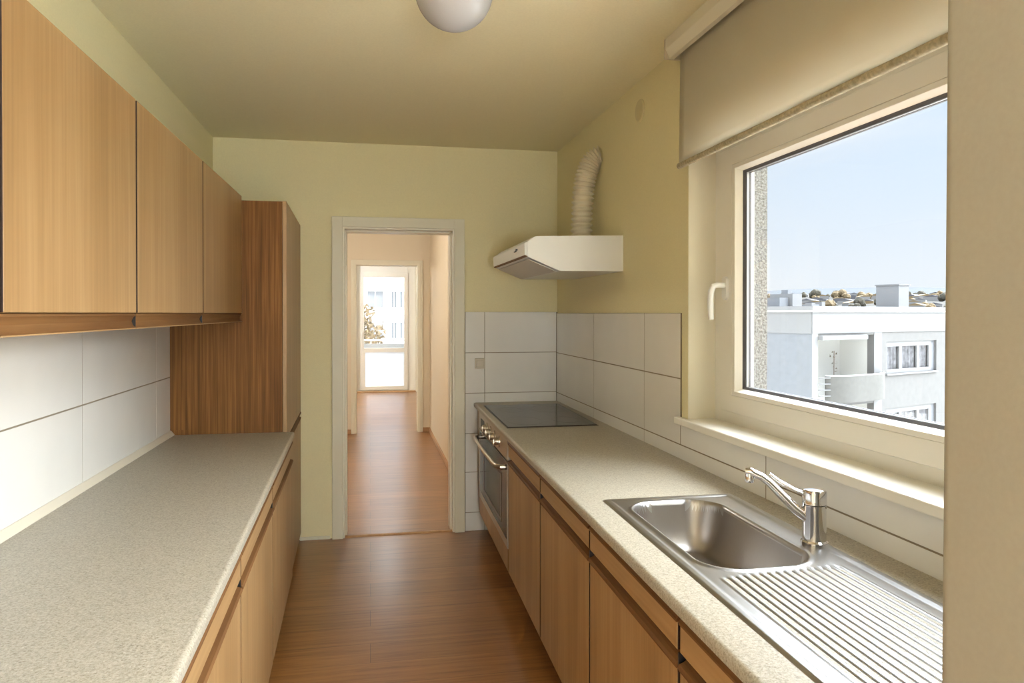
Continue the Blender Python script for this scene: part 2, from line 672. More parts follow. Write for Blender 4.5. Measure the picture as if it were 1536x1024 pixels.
bm = B(); box(bm, 0.641, XR, YE - 0.0052, YE, 0, 1.509)
obj('grout_bed', bm, grout_m, we)
tiles_x('tile_cladding', wl, XL, 1, [0.86, 1.178, 1.496], [0.82, 1.013, 1.922, 2.832, 3.741, 3.99])
bm = B(); box(bm, XL, XL + 0.0052, 0.82, 3.99, 0.86, 1.5)
obj('grout_bed', bm, grout_m, wl)
# plaster-white reveal lining of the window
bm = B()
box(bm, XR + 0.001, 1.43, WY1 - 0.001, WY1 - 0.004, WZ0, WZ1)
box(bm, XR + 0.001, 1.43, WY0 + 0.001, WY0 + 0.004, WZ0, WZ1)
box(bm, XR + 0.001, 1.43, WY0, WY1, WZ1 - 0.004, WZ1 - 0.001)
obj('reveal_lining', bm, reveal_m, wr)
# outer rough-rendered reveal
bm = B()
box(bm, 1.50, 1.605, 2.80, WY1 - 0.001, WZ0 - 0.1, WZ1 + 0.1)
box(bm, 1.50, 1.605, WY0 + 0.001, 1.05, WZ0 - 0.1, WZ1 + 0.1)
obj('outer_reveal', bm, render_m, wr)
# skirting along left part of end wall
bm = B(); box(bm, -0.455, -0.262, YE - 0.012, YE - 0.0005, 0, 0.02)
struct('baseboard_back', bm, casing_m, 'thin painted strip at the foot of the end wall', 'baseboard')

# ---- door_1: kitchen doorway casing
d1 = thing('door_1', (0.2, YE, 0), 'open doorway with cream painted casing in the kitchen end wall', 'doorway', kind='structure')
bm = B()
CX0, CX1, CZ = -0.248, 0.636, 2.142
def casing(bm, X0, X1, Z, x0, x1, z, y, pr, T=I):
    for a, b in ((X0, x0), (x1, X1)):
        box(bm, a, b, y - pr, y, 0, Z, 0.003, T)
    box(bm, x0 - 0.001, x1 + 0.001, y - pr, y, z, Z, 0.003, T)
casing(bm, CX0, CX1, CZ, DX0 - 0.012, DX1 + 0.012, DZ + 0.012, YE, 0.03)
obj('casing', bm, casing_m, d1)
bm = B()
for a, b in ((DX0 - 0.02, DX0), (DX1, DX1 + 0.02)):
    box(bm, a, b, YE - 0.015, YE + 0.21, 0, DZ, 0.002)
box(bm, DX0 - 0.02, DX1 + 0.02, YE - 0.015, YE + 0.21, DZ, DZ + 0.02, 0.002)
# rebate stops
for a, b in ((DX0, DX0 + 0.012), (DX1 - 0.012, DX1)):
    box(bm, a, b, YE + 0.05, YE + 0.17, 0, DZ, 0.002)
box(bm, DX0, DX1, YE + 0.05, YE + 0.17, DZ - 0.012, DZ, 0.002)
obj('jamb', bm, white_paint, d1)
bm = B(); prism(bm, [(YE + 0.0, 0.0), (YE + 0.004, 0.006), (YE + 0.02, 0.009), (YE + 0.036, 0.006), (YE + 0.04, 0.0)], DX0 + 0.001, DX1 - 0.001, axis='x')
obj('threshold', bm, skirt_m, d1)

# ---- hall
HX0, HX1, HY0, HY1, HZ = -1.6, 0.745, YE + 0.2, 9.435, 2.5
bm = B(); box(bm, HX1, HX1 + 0.2, HY0, HY1 + 0.01, 0, HZ + 0.2)
struct('wall_hall_right', bm, wall_h, 'peach plaster wall on the right of the hall', 'wall')
bm = B(); box(bm, HX0 - 0.2, HX0, HY0, HY1 + 0.01, 0, HZ + 0.2)
struct('wall_hall_left', bm, wall_h, 'peach plaster wall on the left of the hall', 'wall')
bm = B(); box(bm, HX0 - 0.2, HX1 + 0.2, HY0, HY1 + 0.2, HZ, HZ + 0.2)
struct('ceiling_hall', bm, wall_h, 'peach ceiling of the hall', 'ceiling')
bm = B(); box(bm, HX0, DX0 - 0.02, HY0, HY0 + 0.012, 0, HZ); box(bm, DX1 + 0.02, HX1, HY0, HY0 + 0.012, 0, HZ); box(bm, DX0 - 0.02, DX1 + 0.02, HY0, HY0 + 0.012, DZ + 0.02, HZ)
obj('hall_side_plaster', bm, wall_h, we)
EX0, EX1, EZ = -0.165, 0.588, 2.10
bm = B(); holed(bm, -3.2, 2.8, 0, 2.8, [(EX0 - 0.015, EX1 + 0.015, -0.01, EZ + 0.015)], HY1, HY1 + 0.15, 'y')
struct('wall_hall_end', bm, wall_h, 'peach plaster wall at the end of the hall', 'wall')
d2 = thing('door_2', (0.2, HY1, 0), 'second doorway with cream casing at the end of the hall', 'doorway', kind='structure')
bm = B(); casing(bm, -0.232, 0.655, 2.165, EX0 - 0.008, EX1 + 0.008, EZ + 0.008, HY1, 0.025)
for a in (-0.205, 0.615):
    box(bm, a, a + 0.014, HY1 - 0.03, HY1 - 0.02, 0, 2.13, 0.002)
obj('casing', bm, white_paint, d2)
bm = B()
for a, b in ((EX0 - 0.015, EX0), (EX1, EX1 + 0.015)):
    box(bm, a, b, HY1 - 0.01, HY1 + 0.16, 0, EZ, 0.002)
box(bm, EX0 - 0.015, EX1 + 0.015, HY1 - 0.01, HY1 + 0.16, EZ, EZ + 0.015, 0.002)
obj('jamb', bm, white_paint, d2)
bm = B(); box(bm, HX1 - 0.016, HX1, HY0 + 0.012, HY1, 0, 0.055, 0.003)
struct('baseboard_hall_right', bm, skirt_m, 'wooden skirting along the right hall wall', 'baseboard')
bm = B(); box(bm, 0.656, HX1 - 0.016, HY1 - 0.016, HY1, 0, 0.055, 0.003); box(bm, HX0, -0.233, HY1 - 0.016, HY1, 0, 0.055, 0.003)
struct('baseboard_hall_end', bm, skirt_m, 'wooden skirting at the end wall of the hall', 'baseboard')

# ---- far room
RY0, RY1, RZ = HY1 + 0.15, 14.30, 2.62
bm = B(); box(bm, 2.6, 2.8, RY0, RY1 + 0.35, 0, RZ + 0.2)
struct('wall_far_right', bm, reveal_m, 'white wall on the right of the far room', 'wall')
bm = B(); box(bm, -3.2, -3.0, RY0, RY1 + 0.35, 0, RZ + 0.2)
struct('wall_far_left', bm, reveal_m, 'white wall on the left of the far room', 'wall')
bm = B(); box(bm, -3.2, 2.8, RY0, RY1 + 0.35, RZ, RZ + 0.2)
struct('ceiling_far', bm, reveal_m, 'white ceiling of the far room', 'ceiling')
BX0, BX1, BZ = -0.262, 0.86, 2.40
bm = B(); holed(bm, -3.0, 2.6, 0, RZ, [(BX0, BX1, -0.01, BZ)], RY1, RY1 + 0.35, 'y')
struct('wall_far_end', bm, reveal_m, 'white outer wall around the balcony door', 'wall')
bm = B(); box(bm, BX0 - 0.6, BX1 + 0.6, RY1 - 0.012, RY1 - 0.0, 0, 0.001)
bm.free()
d3 = thing('door_3', (0.27, 14.45, 0), 'white balcony door with tall glass pane over a lower panel', 'door', kind='structure')
bm = B()
FX0, FX1, FZ = -0.228, 0.765, 2.33
Y3 = 14.41
box(bm, BX0, FX0 + 0.05, Y3, Y3 + 0.07, 0.0, FZ, 0.004); box(bm, FX1 - 0.05, BX1, Y3, Y3 + 0.07, 0.0, FZ, 0.004)
box(bm, FX0 + 0.05, FX1 - 0.05, Y3, Y3 + 0.07, FZ - 0.05, BZ, 0.004); box(bm, FX0 + 0.05, FX1 - 0.05, Y3, Y3 + 0.07, 0, 0.035, 0.004)
box(bm, BX0, FX0 + 0.05, Y3, Y3 + 0.07, FZ, BZ); box(bm, FX1 - 0.05, BX1, Y3, Y3 + 0.07, FZ, BZ)
obj('frame', bm, white_pvc, d3)
bm = B()
holed(bm, FX0 + 0.05, FX1 - 0.05, 0.036, FZ - 0.05, [(-0.111, 0.644, 0.832, 2.185), (-0.09, 0.644, 0.103, 0.755)], Y3 - 0.02, Y3 + 0.05, 'y')
sash3 = obj('sash', bm, white_pvc, d3)
bm = B(); box(bm, -0.112, 0.645, Y3 + 0.01, Y3 + 0.016, 0.831, 2.186); obj('glass_pane', bm, glass_m, d3)
bm = B(); box(bm, -0.091, 0.645, Y3 + 0.005, Y3 + 0.025, 0.102, 0.756); obj('lower_panel', bm, frost_m, d3)
bm = B(); box(bm, BX0, BX1, RY1 - 0.02, Y3, 0, 0.018, 0.003); obj('threshold', bm, skirt_m, d3)
bm = B()
box(bm, FX0 + 0.062, FX0 + 0.085, Y3 - 0.03, Y3 - 0.02, 1.0, 1.14, 0.003); tube(bm, [(FX0 + 0.073, Y3 - 0.03, 1.08), (FX0 + 0.073, Y3 - 0.06, 1.08), (FX0 + 0.073, Y3 - 0.06, 1.2)], 0.009, 8)
obj('handle', bm, white_pvc, d3)

# ---- room behind the photographer
bm = B(); box(bm, -3.2, -3.0, -2.2, 0.35, 0, ZC); struct('wall_rear_left', bm, reveal_m, 'wall of the room behind the camera, left', 'wall')
bm = B(); holed(bm, -2.2, 0.35, 0, ZC, [(-1.9, -0.3, 0.5, 2.4)], 2.6, 2.8, 'x'); struct('wall_rear_right', bm, reveal_m, 'wall with an opening added for daylight in the room behind the camera', 'wall')  # opening put in to let daylight into this unseen room
bm = B(); box(bm, -3.2, 2.8, -2.4, -2.2, 0, ZC); struct('wall_rear_end', bm, reveal_m, 'end wall of the room behind the camera', 'wall')
bm = B(); box(bm, -3.2, 2.8, -2.4, 0.35, ZC, ZC + 0.2); struct('ceiling_rear', bm, reveal_m, 'ceiling of the room behind the camera', 'ceiling')
bm = B(); box(bm, -3.2, XL - 0.2, 0.35, 0.5, 0, ZC + 0.2); box(bm, XR + 0.32, 2.8, 0.35, 0.5, 0, ZC + 0.2); struct('wall_rear_front', bm, reveal_m, 'wall between the rear room and the outside beside the kitchen', 'wall')
portal((2.81, -1.1, 1.45), (0, PI / 2, 0), 1.9, 1.6)

# lamps added out of view in the other rooms for fill and floor glare
def added_globe_lamp(loc, R, mat, label):
    t = thing('added_globe_lamp', loc, label, 'lamp')
    bm = B(); lathe(bm, [(0.05, 0), (0.05, -0.03), (0.045, -0.04)], loc, 24); obj('base', bm, enamel, t, True)
    bm = B()
    pr = [(max(0.002, R * math.sin(a)), -0.04 - R + R * math.cos(a)) for a in [PI * k / 16 for k in range(17)]]
    lathe(bm, pr, loc, 32)
    obj('lamp_shade', bm, mat, t, True)
added_globe_lamp((-0.85, 7.2, HZ), 0.14, hall_glow, 'added fill-light globe on the hall ceiling')  # unseen lamp added to brighten the hall
added_globe_lamp((0.27, 11.8, RZ), 0.13, glare_glow, 'added globe on the far room ceiling in line with the doors, for floor glare')  # unseen lamp added for the bright streak on the floor
added_globe_lamp((-1.6, 12.4, RZ), 0.2, living_glow, 'added fill-light globe on the left half of the far room ceiling')  # unseen lamp added to brighten the far room
t = thing('added_floor_lamp', (0.3, -1.75, 0), 'added fill-light globe on a pole in the room behind the camera', 'lamp')  # added behind the camera to fill the kitchen end wall and ceiling
bm = B(); lathe(bm, [(0.15, 0), (0.15, 0.015), (0.02, 0.025), (0.012, 0.04), (0.012, 1.04), (0.05, 1.05)], (0.3, -1.75, 0.0), 24); obj('pole', bm, enamel, t, True)
bm = B(); lathe(bm, [(max(0.002, 0.22 * math.sin(PI * k / 20)), -0.22 * math.cos(PI * k / 20)) for k in range(21)], (0.3, -1.75, 1.26), 36); obj('lamp_shade', bm, rear_globe_glow, t, True)
t = thing('added_panel_lamp', (1.5, -1.1, ZC), 'added fill-light ceiling panel in the room behind the camera', 'lamp')  # added behind the camera as soft fill for the kitchen
bm = B(); box(bm, 0.75, 2.25, -1.5, -0.7, ZC - 0.04, ZC - 0.001, 0.004); obj('housing', bm, enamel, t)
bm = B(); box(bm, 0.78, 2.22, -1.47, -0.73, ZC - 0.046, ZC - 0.041); obj('diffuser', bm, rear_glow, t)

# ------------------------------------------------------------------ window_1
w1 = thing('window_1', (1.45, 1.95, WZ0), 'large white framed tilt window above the sink', 'window', kind='structure')
bm = B()
FZ0, FZ1 = 1.06, WZ1 - 0.004
holed(bm, WY0 + 0.004, WY1 - 0.004, FZ0, FZ1, [(WY0 + 0.09, 2.80, 1.13, 2.135)], 1.417, 1.49, 'x')
obj('frame', bm, white_pvc, w1)
# sash: mitred profile ring, lofted
def ring_frame(bm, prof, ya, yb, za, zb):
    """prof: list of (inset, x): rectangle ya..yb, za..zb shrunk by inset at depth x"""
    loops = []
    for ins, x in prof:
        loops.append([bm.verts.new((x, y, z)) for y, z in ((ya + ins, za + ins * 0.72), (yb - ins, za + ins * 0.72), (yb - ins, zb - ins * 0.72), (ya + ins, zb - ins * 0.72))])
    n = len(loops)
    for i in range(n):
        a, b = loops[i], loops[(i + 1) % n]
        for k in range(4):
            l = (k + 1) % 4
            bm.faces.new((a[k], a[l], b[l], b[k]))
SA, SB, SZ0, SZ1 = WY0 + 0.075, 2.805, 1.108, 2.152
bm = B()
ring_frame(bm, [(0.0, 1.417), (0.0, 1.404), (0.004, 1.40), (0.094, 1.40), (0.096, 1.403), (0.098, 1.40), (0.118, 1.40), (0.120, 1.402), (0.134, 1.428), (0.134, 1.475), (0.0, 1.475)], SA, SB, SZ0, SZ1)
obj('sash', bm, white_pvc, w1)
bm = B()
ring_frame(bm, [(0.128, 1.424), (0.146, 1.434), (0.146, 1.437), (0.130, 1.437)], SA, SB, SZ0, SZ1)
ring_frame(bm, [(0.134, 1.446), (0.150, 1.446), (0.150, 1.454), (0.134, 1.454)], SA, SB, SZ0, SZ1)
obj('gasket', bm, gasket_m, w1)
bm = B()
ring_frame(bm, [(0.134, 1.437), (0.148, 1.437), (0.148, 1.446), (0.134, 1.446)], SA, SB, SZ0, SZ1)
obj('glazing_spacer', bm, steel('spacer_metal', (190, 190, 192), 0.4, 'y'), w1)
bm = B(); box(bm, 1.440, 1.443, SA + 0.13, SB - 0.13, SZ0 + 0.09, SZ1 - 0.09)
obj('glass_pane', bm, glass_m, w1)
# handle
hb = B()
hy, hz = 2.752, 1.60
pr = []
for k in range(24):
    a = 2 * PI * k / 24
    cy_ = 0.019 * math.cos(a)
    cz_ = 0.019 * math.sin(a) + (0.028 if math.sin(a) > 0 else -0.028)
    pr.append((hy + cy_, hz + cz_))
prism(hb, pr, 1.389, 1.401, axis='x')
hd = obj('handle', hb, enamel, w1, True)
bm = B(); tube(bm, [(1.39, hy, hz + 0.012), (1.36, hy, hz + 0.012), (1.346, hy + 0.004, hz + 0.008), (1.340, hy + 0.012, hz - 0.010), (1.338, hy + 0.014, hz - 0.05), (1.339, hy + 0.014, hz - 0.10), (1.342, hy + 0.014, hz - 0.125)], [0.011, 0.011, 0.012, 0.0125, 0.012, 0.0115, 0.010], 16)
obj('lever', bm, enamel, hd, True)
# window sill
bm = B(); box(bm, 1.268, 1.417, WY0 + 0.002, WY1 - 0.002, 1.032, 1.062, 0.004); box(bm, 1.268, XR, WY1 - 0.004, 2.966, 1.032, 1.062, 0.004); box(bm, 1.268, XR, 0.83, WY0 + 0.004, 1.032, 1.062, 0.004)
obj('window_sill', bm, white_pvc, w1)
bm = B(); box(bm, 1.49, 1.66, WY0 + 0.07, 2.80, 1.05, 1.06); obj('outer_sill', bm, band_m, w1)

# ------------------------------------------------------------------ roller blind
rb = thing('roller_blind', (1.25, 1.95, ZC), 'cream fabric roller blind half lowered over the kitchen window', 'blind')
bm = B()
prism(bm, [(1.204, ZC - 0.001), (1.204, 2.592), (1.222, 2.556), (1.240, 2.553), (1.240, 2.600), (1.290, 2.600), (1.290, ZC - 0.001)], 0.84, 2.905)
obj('cassette', bm, white_paint, rb)
bm = B(); box(bm, 1.201, 1.292, 2.905, 2.915, 2.552, ZC - 0.001, 0.002); obj('end_cap', bm, plain('cap_plastic', (206, 194, 170), 0.4), rb)
bm = B()
NY, NZ = 40, 14
ya, yb, za, zb = 0.86, 2.886, 2.118, 2.604
vv = []
for j in range(NZ + 1):
    row = []
    for i in range(NY + 1):
        y = ya + (yb - ya) * i / NY
        t = j / NZ
        z = zb + (za - zb) * t
        x = 1.262 - 0.006 * t + 0.0018 * math.sin(i * 0.55) * t + 0.0012 * math.sin(i * 1.3 + 1)
        row.append(bm.verts.new((x, y, z)))
    vv.append(row)
for j in range(NZ):
    for i in range(NY):
        bm.faces.new((vv[j][i], vv[j][i + 1], vv[j + 1][i + 1], vv[j + 1][i]))
fab = obj('fabric', bm, blind_m, rb, True)
md = fab.modifiers.new('thickness', 'SOLIDIFY'); md.thickness = 0.0012
bm = B(); tube(bm, [(1.257, ya, 2.108), (1.257, yb, 2.108)], 0.0125, 12, flat=1.0)
obj('hem_bar', bm, plain('hem_fabric', (196, 184, 152), 0.9, bmp=(90, 0.6, 0.004), vary=0.2), rb, True)
bm = B(); tube(bm, [(1.272, 0.86, 2.594), (1.272, 2.90, 2.594)], 0.012, 14); obj('roller_tube', bm, enamel, rb, True)

# ------------------------------------------------------------------ base units right
KR, KL = 0.0172, -0.0243
def TR(v):
    v = Vector(v)
    v.y = v.y * 1.0275 if v.y < 4.75 else 4.8806 + (v.y - 4.75) * 0.567
    v.x += KR * (v.y - 3) + 0.018
    return v
def TL(v):
    v = Vector(v); v.x += KL * (v.y - 3); return v

def base_unit(side, ya, yb, label, group, zb=0.172, drawer=True):
    if side == 'R':
        T, xf, s, xw, plx = TR, 0.664, 1, XR - 0.05, 0.80
    else:
        T, xf, s, xw, plx = TL, -0.372, -1, XL + 0.03, -0.46
    t = thing('base_cabinet', T((xf + s * 0.3, (ya + yb) / 2, 0)), label, 'cabinet', group)
    g = 0.0065
    bm = B()
    if side == 'R':
        box(bm, xf + s * 0.024, xw, ya + 0.0015, yb - 0.0015, zb + 0.003, 0.70, T=T)
        box(bm, xf + s * 0.024, xf + s * 0.05, ya + 0.0015, yb - 0.0015, 0.70, 0.854, T=T)
    else:
        box(bm, xf + s * 0.024, xw, ya + 0.0015, yb - 0.0015, zb + 0.003, 0.854, T=T)
    obj('carcass', bm, gap_dark, t)
    bm = B(); box(bm, plx, plx + s * 0.016, ya + 0.001, yb - 0.001, 0.0, zb + 0.002, T=T)
    obj('plinth', bm, dark_plinth, t)
    # drawer front with top rail, door with rail
    bm = B(); box(bm, xf, xf + s * 0.02, ya + g, yb - g, 0.767, 0.828, 0.0025, T)
    dr = obj('drawer', bm, (oak_h, gap_dark), t)
    bm = B()
    prism(bm, [(xf - s * 0.003, 0.8285), (xf - s * 0.004, 0.835), (xf + s * 0.003, 0.842), (xf + s * 0.006, 0.8545), (xf + s * 0.023, 0.8545), (xf + s * 0.023, 0.8285)], ya + g, yb - g, T)
    obj('grip_rail', bm, rail_m, dr)
    bm = B(); box(bm, xf, xf + s * 0.02, ya + g, yb - g, zb, 0.728, 0.0025, T)
    dd = obj('door', bm, (oak_v, gap_dark), t)
    bm = B()
    prism(bm, [(xf - s * 0.003, 0.7285), (xf - s * 0.006, 0.736), (xf - s * 0.002, 0.743), (xf + s * 0.008, 0.746), (xf + s * 0.017, 0.752), (xf + s * 0.019, 0.762), (xf + s * 0.021, 0.762), (xf + s * 0.021, 0.7285)], ya + g, yb - g, T)
    obj('grip_rail', bm, rail_m, dd)
    bm = B()
    box(bm, xf + s * 0.001, xf + s * 0.02, ya, ya + g, 0.730, 0.762, T=T)
    obj('rail_end', bm, black_m, dd)
    return t

gR = 'oak base cabinets under the right worktop'
for ya, yb, lb in ((2.869, 3.632, 'oak base cabinet directly beside the oven'),
                   (2.154, 2.869, 'oak base cabinet second from the oven, short of the sink'),
                   (1.466, 2.154, 'wide oak base cabinet under the sink basin'),
                   (0.83, 1.466, 'oak base cabinet under the drainboard, cut by the frame edge')):
    base_unit('R', ya, yb, lb, gR)
gL = 'oak base cabinets under the left worktop'
for ya, yb, lb in ((3.0, 3.985, 'oak base cabinet on the left beside the tall brown cabinet'),
                   (2.152, 3.0, 'oak base cabinet second from the tall cabinet on the left'),
                   (1.3, 2.152, 'oak base cabinet at the bottom left edge, third from the tall cabinet'),
                   (0.83, 1.3, 'oak base cabinet nearest the camera on the left')):
    base_unit('L', ya, yb, lb, gL, zb=0.14)

# oven housing
t = thing('oven_housing', TR((0.96, 4.33, 0)), 'oak oven housing with lower panel at the far end of the right row', 'cabinet')
bm = B(); box(bm, 0.70, XR - 0.085, 3.638, 5.05, 0.176, 0.290, T=TR); box(bm, 1.2, XR - 0.085, 3.638, 5.05, 0.3, 0.842, T=TR)
box(bm, 0.69, 1.2, 3.638, 3.655, 0.3, 0.852, T=TR); box(bm, 0.69, 1.2, 4.745, 4.76, 0.3, 0.842, T=TR)
obj('carcass', bm, gap_dark, t)
bm = B(); box(bm, 0.80, 0.816, 3.634, 5.05, 0, 0.175, T=TR); obj('plinth', bm, dark_plinth, t)
bm = B(); box(bm, 0.664, 0.684, 3.640, 4.732, 0.172, 0.284, 0.0025, TR); obj('lower_panel', bm, oak_v, t)
bm = B()
prism(bm, [(4.745, 0.172), (4.742, 0.28), (4.738, 0.37), (4.738, 0.854), (5.05, 0.854), (5.05, 0.37), (5.0, 0.28), (4.9, 0.172)], 0.672, 0.69, T=TR, axis='x')
obj('filler_panel', bm, plain('filler_laminate', (150, 128, 98), 0.45), t)

# oven
t = thing('built_in_oven', TR((0.9, 4.19, 0.318)), 'stainless built-in oven with dark glass door under the hob', 'oven')
bm = B(); box(bm, 0.69, 1.19, 3.66, 4.73, 0.294, 0.838, T=TR); obj('body', bm, black_m, t)
bm = B(); box(bm, 0.660, 0.689, 3.645, 4.732, 0.742, 0.853, 0.003, TR); cp = obj('control_panel', bm, oven_steel, t)
knob_y = (4.56, 4.36, 4.21, 4.06, 3.90)
for i, ky in enumerate(knob_y):
    c = TR((0.660, ky, 0.798))
    bm = B()
    if i == 0:
        ky = c.y
        box(bm, c.x - 0.003, c.x + 0.001, ky - 0.075, ky + 0.075, 0.765, 0.82, 0.002)
        obj('display', bm, black_m, cp)
    else:
        lathe(bm, [(0.034, 0.0), (0.033, -0.006), (0.022, -0.009), (0.020, -0.026), (0.018, -0.029)], c, 24, axis='x')
        ky = c.y
        box(bm, c.x - 0.034, c.x - 0.026, ky - 0.004, ky + 0.004, 0.775, 0.81, 0.0015)
        obj('knob', bm, oven_steel, cp, True)
bm = B()
holed(bm, 3.645, 4.732, 0.288, 0.732, [(3.662, 4.722, 0.328, 0.728)], 0.662, 0.684, 'x', T=TR)
dr = obj('door', bm, oven_steel, t)
bm = B(); box(bm, 0.663, 0.682, 3.662, 4.722, 0.328, 0.728, T=TR); obj('glass_pane', bm, ovenglass_m, dr)
bm = B()
holed(bm, 3.84, 4.54, 0.37, 0.64, [(3.86, 4.52, 0.385, 0.625)], 0.6615, 0.6635, 'x', T=TR)
obj('inner_window_border', bm, plain('oven_window_border', (92, 74, 58), 0.3), dr)
bm = B(); tube(bm, [TR((0.664, 3.72, 0.694)), TR((0.640, 3.722, 0.694)), TR((0.622, 3.745, 0.694)), TR((0.616, 3.80, 0.694)), TR((0.612, 4.19, 0.694)), TR((0.616, 4.58, 0.694)), TR((0.622, 4.635, 0.694)), TR((0.640, 4.658, 0.694)), TR((0.664, 4.66, 0.694))], 0.0115, 14, flat=1.15)
obj('handle', bm, oven_steel, dr, True)

# worktops
def worktop(name, xf, s, xw, ya, yb, T, label):
    bm = B()
    r = 0.012
    zt, z0 = 0.885, 0.8555
    pr = [(xw, zt)]
    for k in range(7):
        a = k * (PI / 2) / 6
        pr.append((xf + s * r - s * r * math.sin(a), zt - r + r * math.cos(a)))
    pr += [(xf, z0 + 0.004), (xf + s * 0.004, z0), (xw, z0)]
    # split for the sink cut-out is not needed: the basin sits in an opening made below
    return bm, pr
# right one: made of strips round the basin opening
SKX0, SKX1, SKY0, SKY1 = 0.80, 1.135, 1.60, 2.285
bm = B()
_, pr = worktop('', 0.666, 1, XR - 0.035, 0, 0, TR, '')
pr = [(TR((XR - 0.035, 3, 0)).x, p[1]) if abs(p[0] - (XR - 0.035)) < 1e-6 else p for p in pr]
ny = 2
ys = [0.825, YE - 0.008]
def TRw(v):
    v = Vector(v)
    if v.x > 1.1: v.x = XR - 0.0065
    else: v.x += KR * (v.y - 3)
    return v
prism(bm, pr, 0.825, YE - 0.008, TRw)
wt = obj('worktop', bm, worktop_m, origin=(0.95, 2.9, 0.8555), smooth=True)
tag(wt, 'speckled beige worktop on the right with hob and sink let in', 'worktop')
cut = B(); box(cut, SKX0, SKX1, SKY0, SKY1, 0.80, 0.95)
me = D.meshes.new('cut'); 
for v in cut.verts: v.co -= Vector((0.95, 2.9, 0.8555))
bmesh.ops.recalc_face_normals(cut, faces=cut.faces[:])
cut.to_mesh(me); cut.free()
co = D.objects.new('cutter', me); COL.objects.link(co); co.location = (0.95, 2.9, 0.8555)
mdf = wt.modifiers.new('sink_opening', 'BOOLEAN'); mdf.object = co; mdf.operation = 'DIFFERENCE'; mdf.solver = 'EXACT'
bpy.context.view_layer.update()
dg = bpy.context.evaluated_depsgraph_get()
nm = D.meshes.new_from_object(wt.evaluated_get(dg))
wt.modifiers.clear(); wt.data = nm
D.objects.remove(co)

def TLw(v):
    v = Vector(v)
    if v.x < -0.9: v.x = XL + 0.0065
    else: v.x += KL * (v.y - 3)
    return v
_, pr = worktop('', -0.362, -1, XL + 0.02, 0, 0, TL, '')
bm = B()
prism(bm, pr, 0.83, 3.988, TLw)
wt2 = obj('worktop', bm, worktop_m, origin=(-0.68, 2.4, 0.8555), smooth=True)
tag(wt2, 'long empty speckled beige worktop on the left', 'worktop')
bm = B(); prism(bm, [(XL + 0.0065, 0.8855), (XL + 0.0265, 0.8855), (XL + 0.0265, 0.889), (XL + 0.0105, 0.909), (XL + 0.0065, 0.909)], 0.83, 3.988)
st_ = obj('sealing_strip', bm, plain('strip_plastic', (226, 218, 198), 0.3), wt2, True)

# ------------------------------------------------------------------ hob
def TH(v):
    v = Vector(v); return v
t = thing('ceramic_hob', (0.99, 4.36, 0.885), 'black glass ceramic hob let into the right worktop', 'hob')
def quadslab(bm, pts, z0, z1, bev=0.0):
    A = [bm.verts.new((x, y, z0)) for x, y in pts]
    C = [bm.verts.new((x, y, z1)) for x, y in pts]
    n = len(pts)
    for i in range(n):
        j = (i + 1) % n
        bm.faces.new((A[i], A[j], C[j], C[i]))
    bm.faces.new(A[::-1]); bm.faces.new(C)
    if bev:
        bmesh.ops.bevel(bm, geom=[e for e in bm.edges], offset=bev, segments=2, affect='EDGES')
HP = [(0.724, 3.902), (1.222, 3.902), (1.247, 4.86), (0.745, 4.86)]
bm = B(); quadslab(bm, HP, 0.8853, 0.8905, 0.0015); obj('glass_plate', bm, hob_m, t)
bm = B(); quadslab(bm, [(HP[0][0] - 0.006, HP[0][1] - 0.006), (HP[1][0] + 0.006, HP[1][1] - 0.006), (HP[2][0] + 0.006, HP[2][1] + 0.006), (HP[3][0] - 0.006, HP[3][1] + 0.006)], 0.8851, 0.8875)
obj('metal_rim', bm, plain('hob_rim', (70, 60, 50), 0.35, 0.6), t)
zone_m = plain('hob_zone_print', (62, 57, 53), 0.2)
for (cx_, cy_, R) in ((0.86, 4.12, 0.10), (1.10, 4.12, 0.075), (0.87, 4.60, 0.075), (1.11, 4.60, 0.10)):
    bm = B()
    n = 48
    a = [bm.verts.new((cx_ + R * math.cos(2 * PI * k / n), cy_ + R * 1.6 * math.sin(2 * PI * k / n), 0.8907)) for k in range(n)]
    b = [bm.verts.new((cx_ + (R - 0.002) * math.cos(2 * PI * k / n), cy_ + (R - 0.002) * 1.6 * math.sin(2 * PI * k / n), 0.8907)) for k in range(n)]
    for k in range(n):
        l = (k + 1) % n
        bm.faces.new((a[k], a[l], b[l], b[k]))
    obj('cooking_zone', bm, zone_m, t)

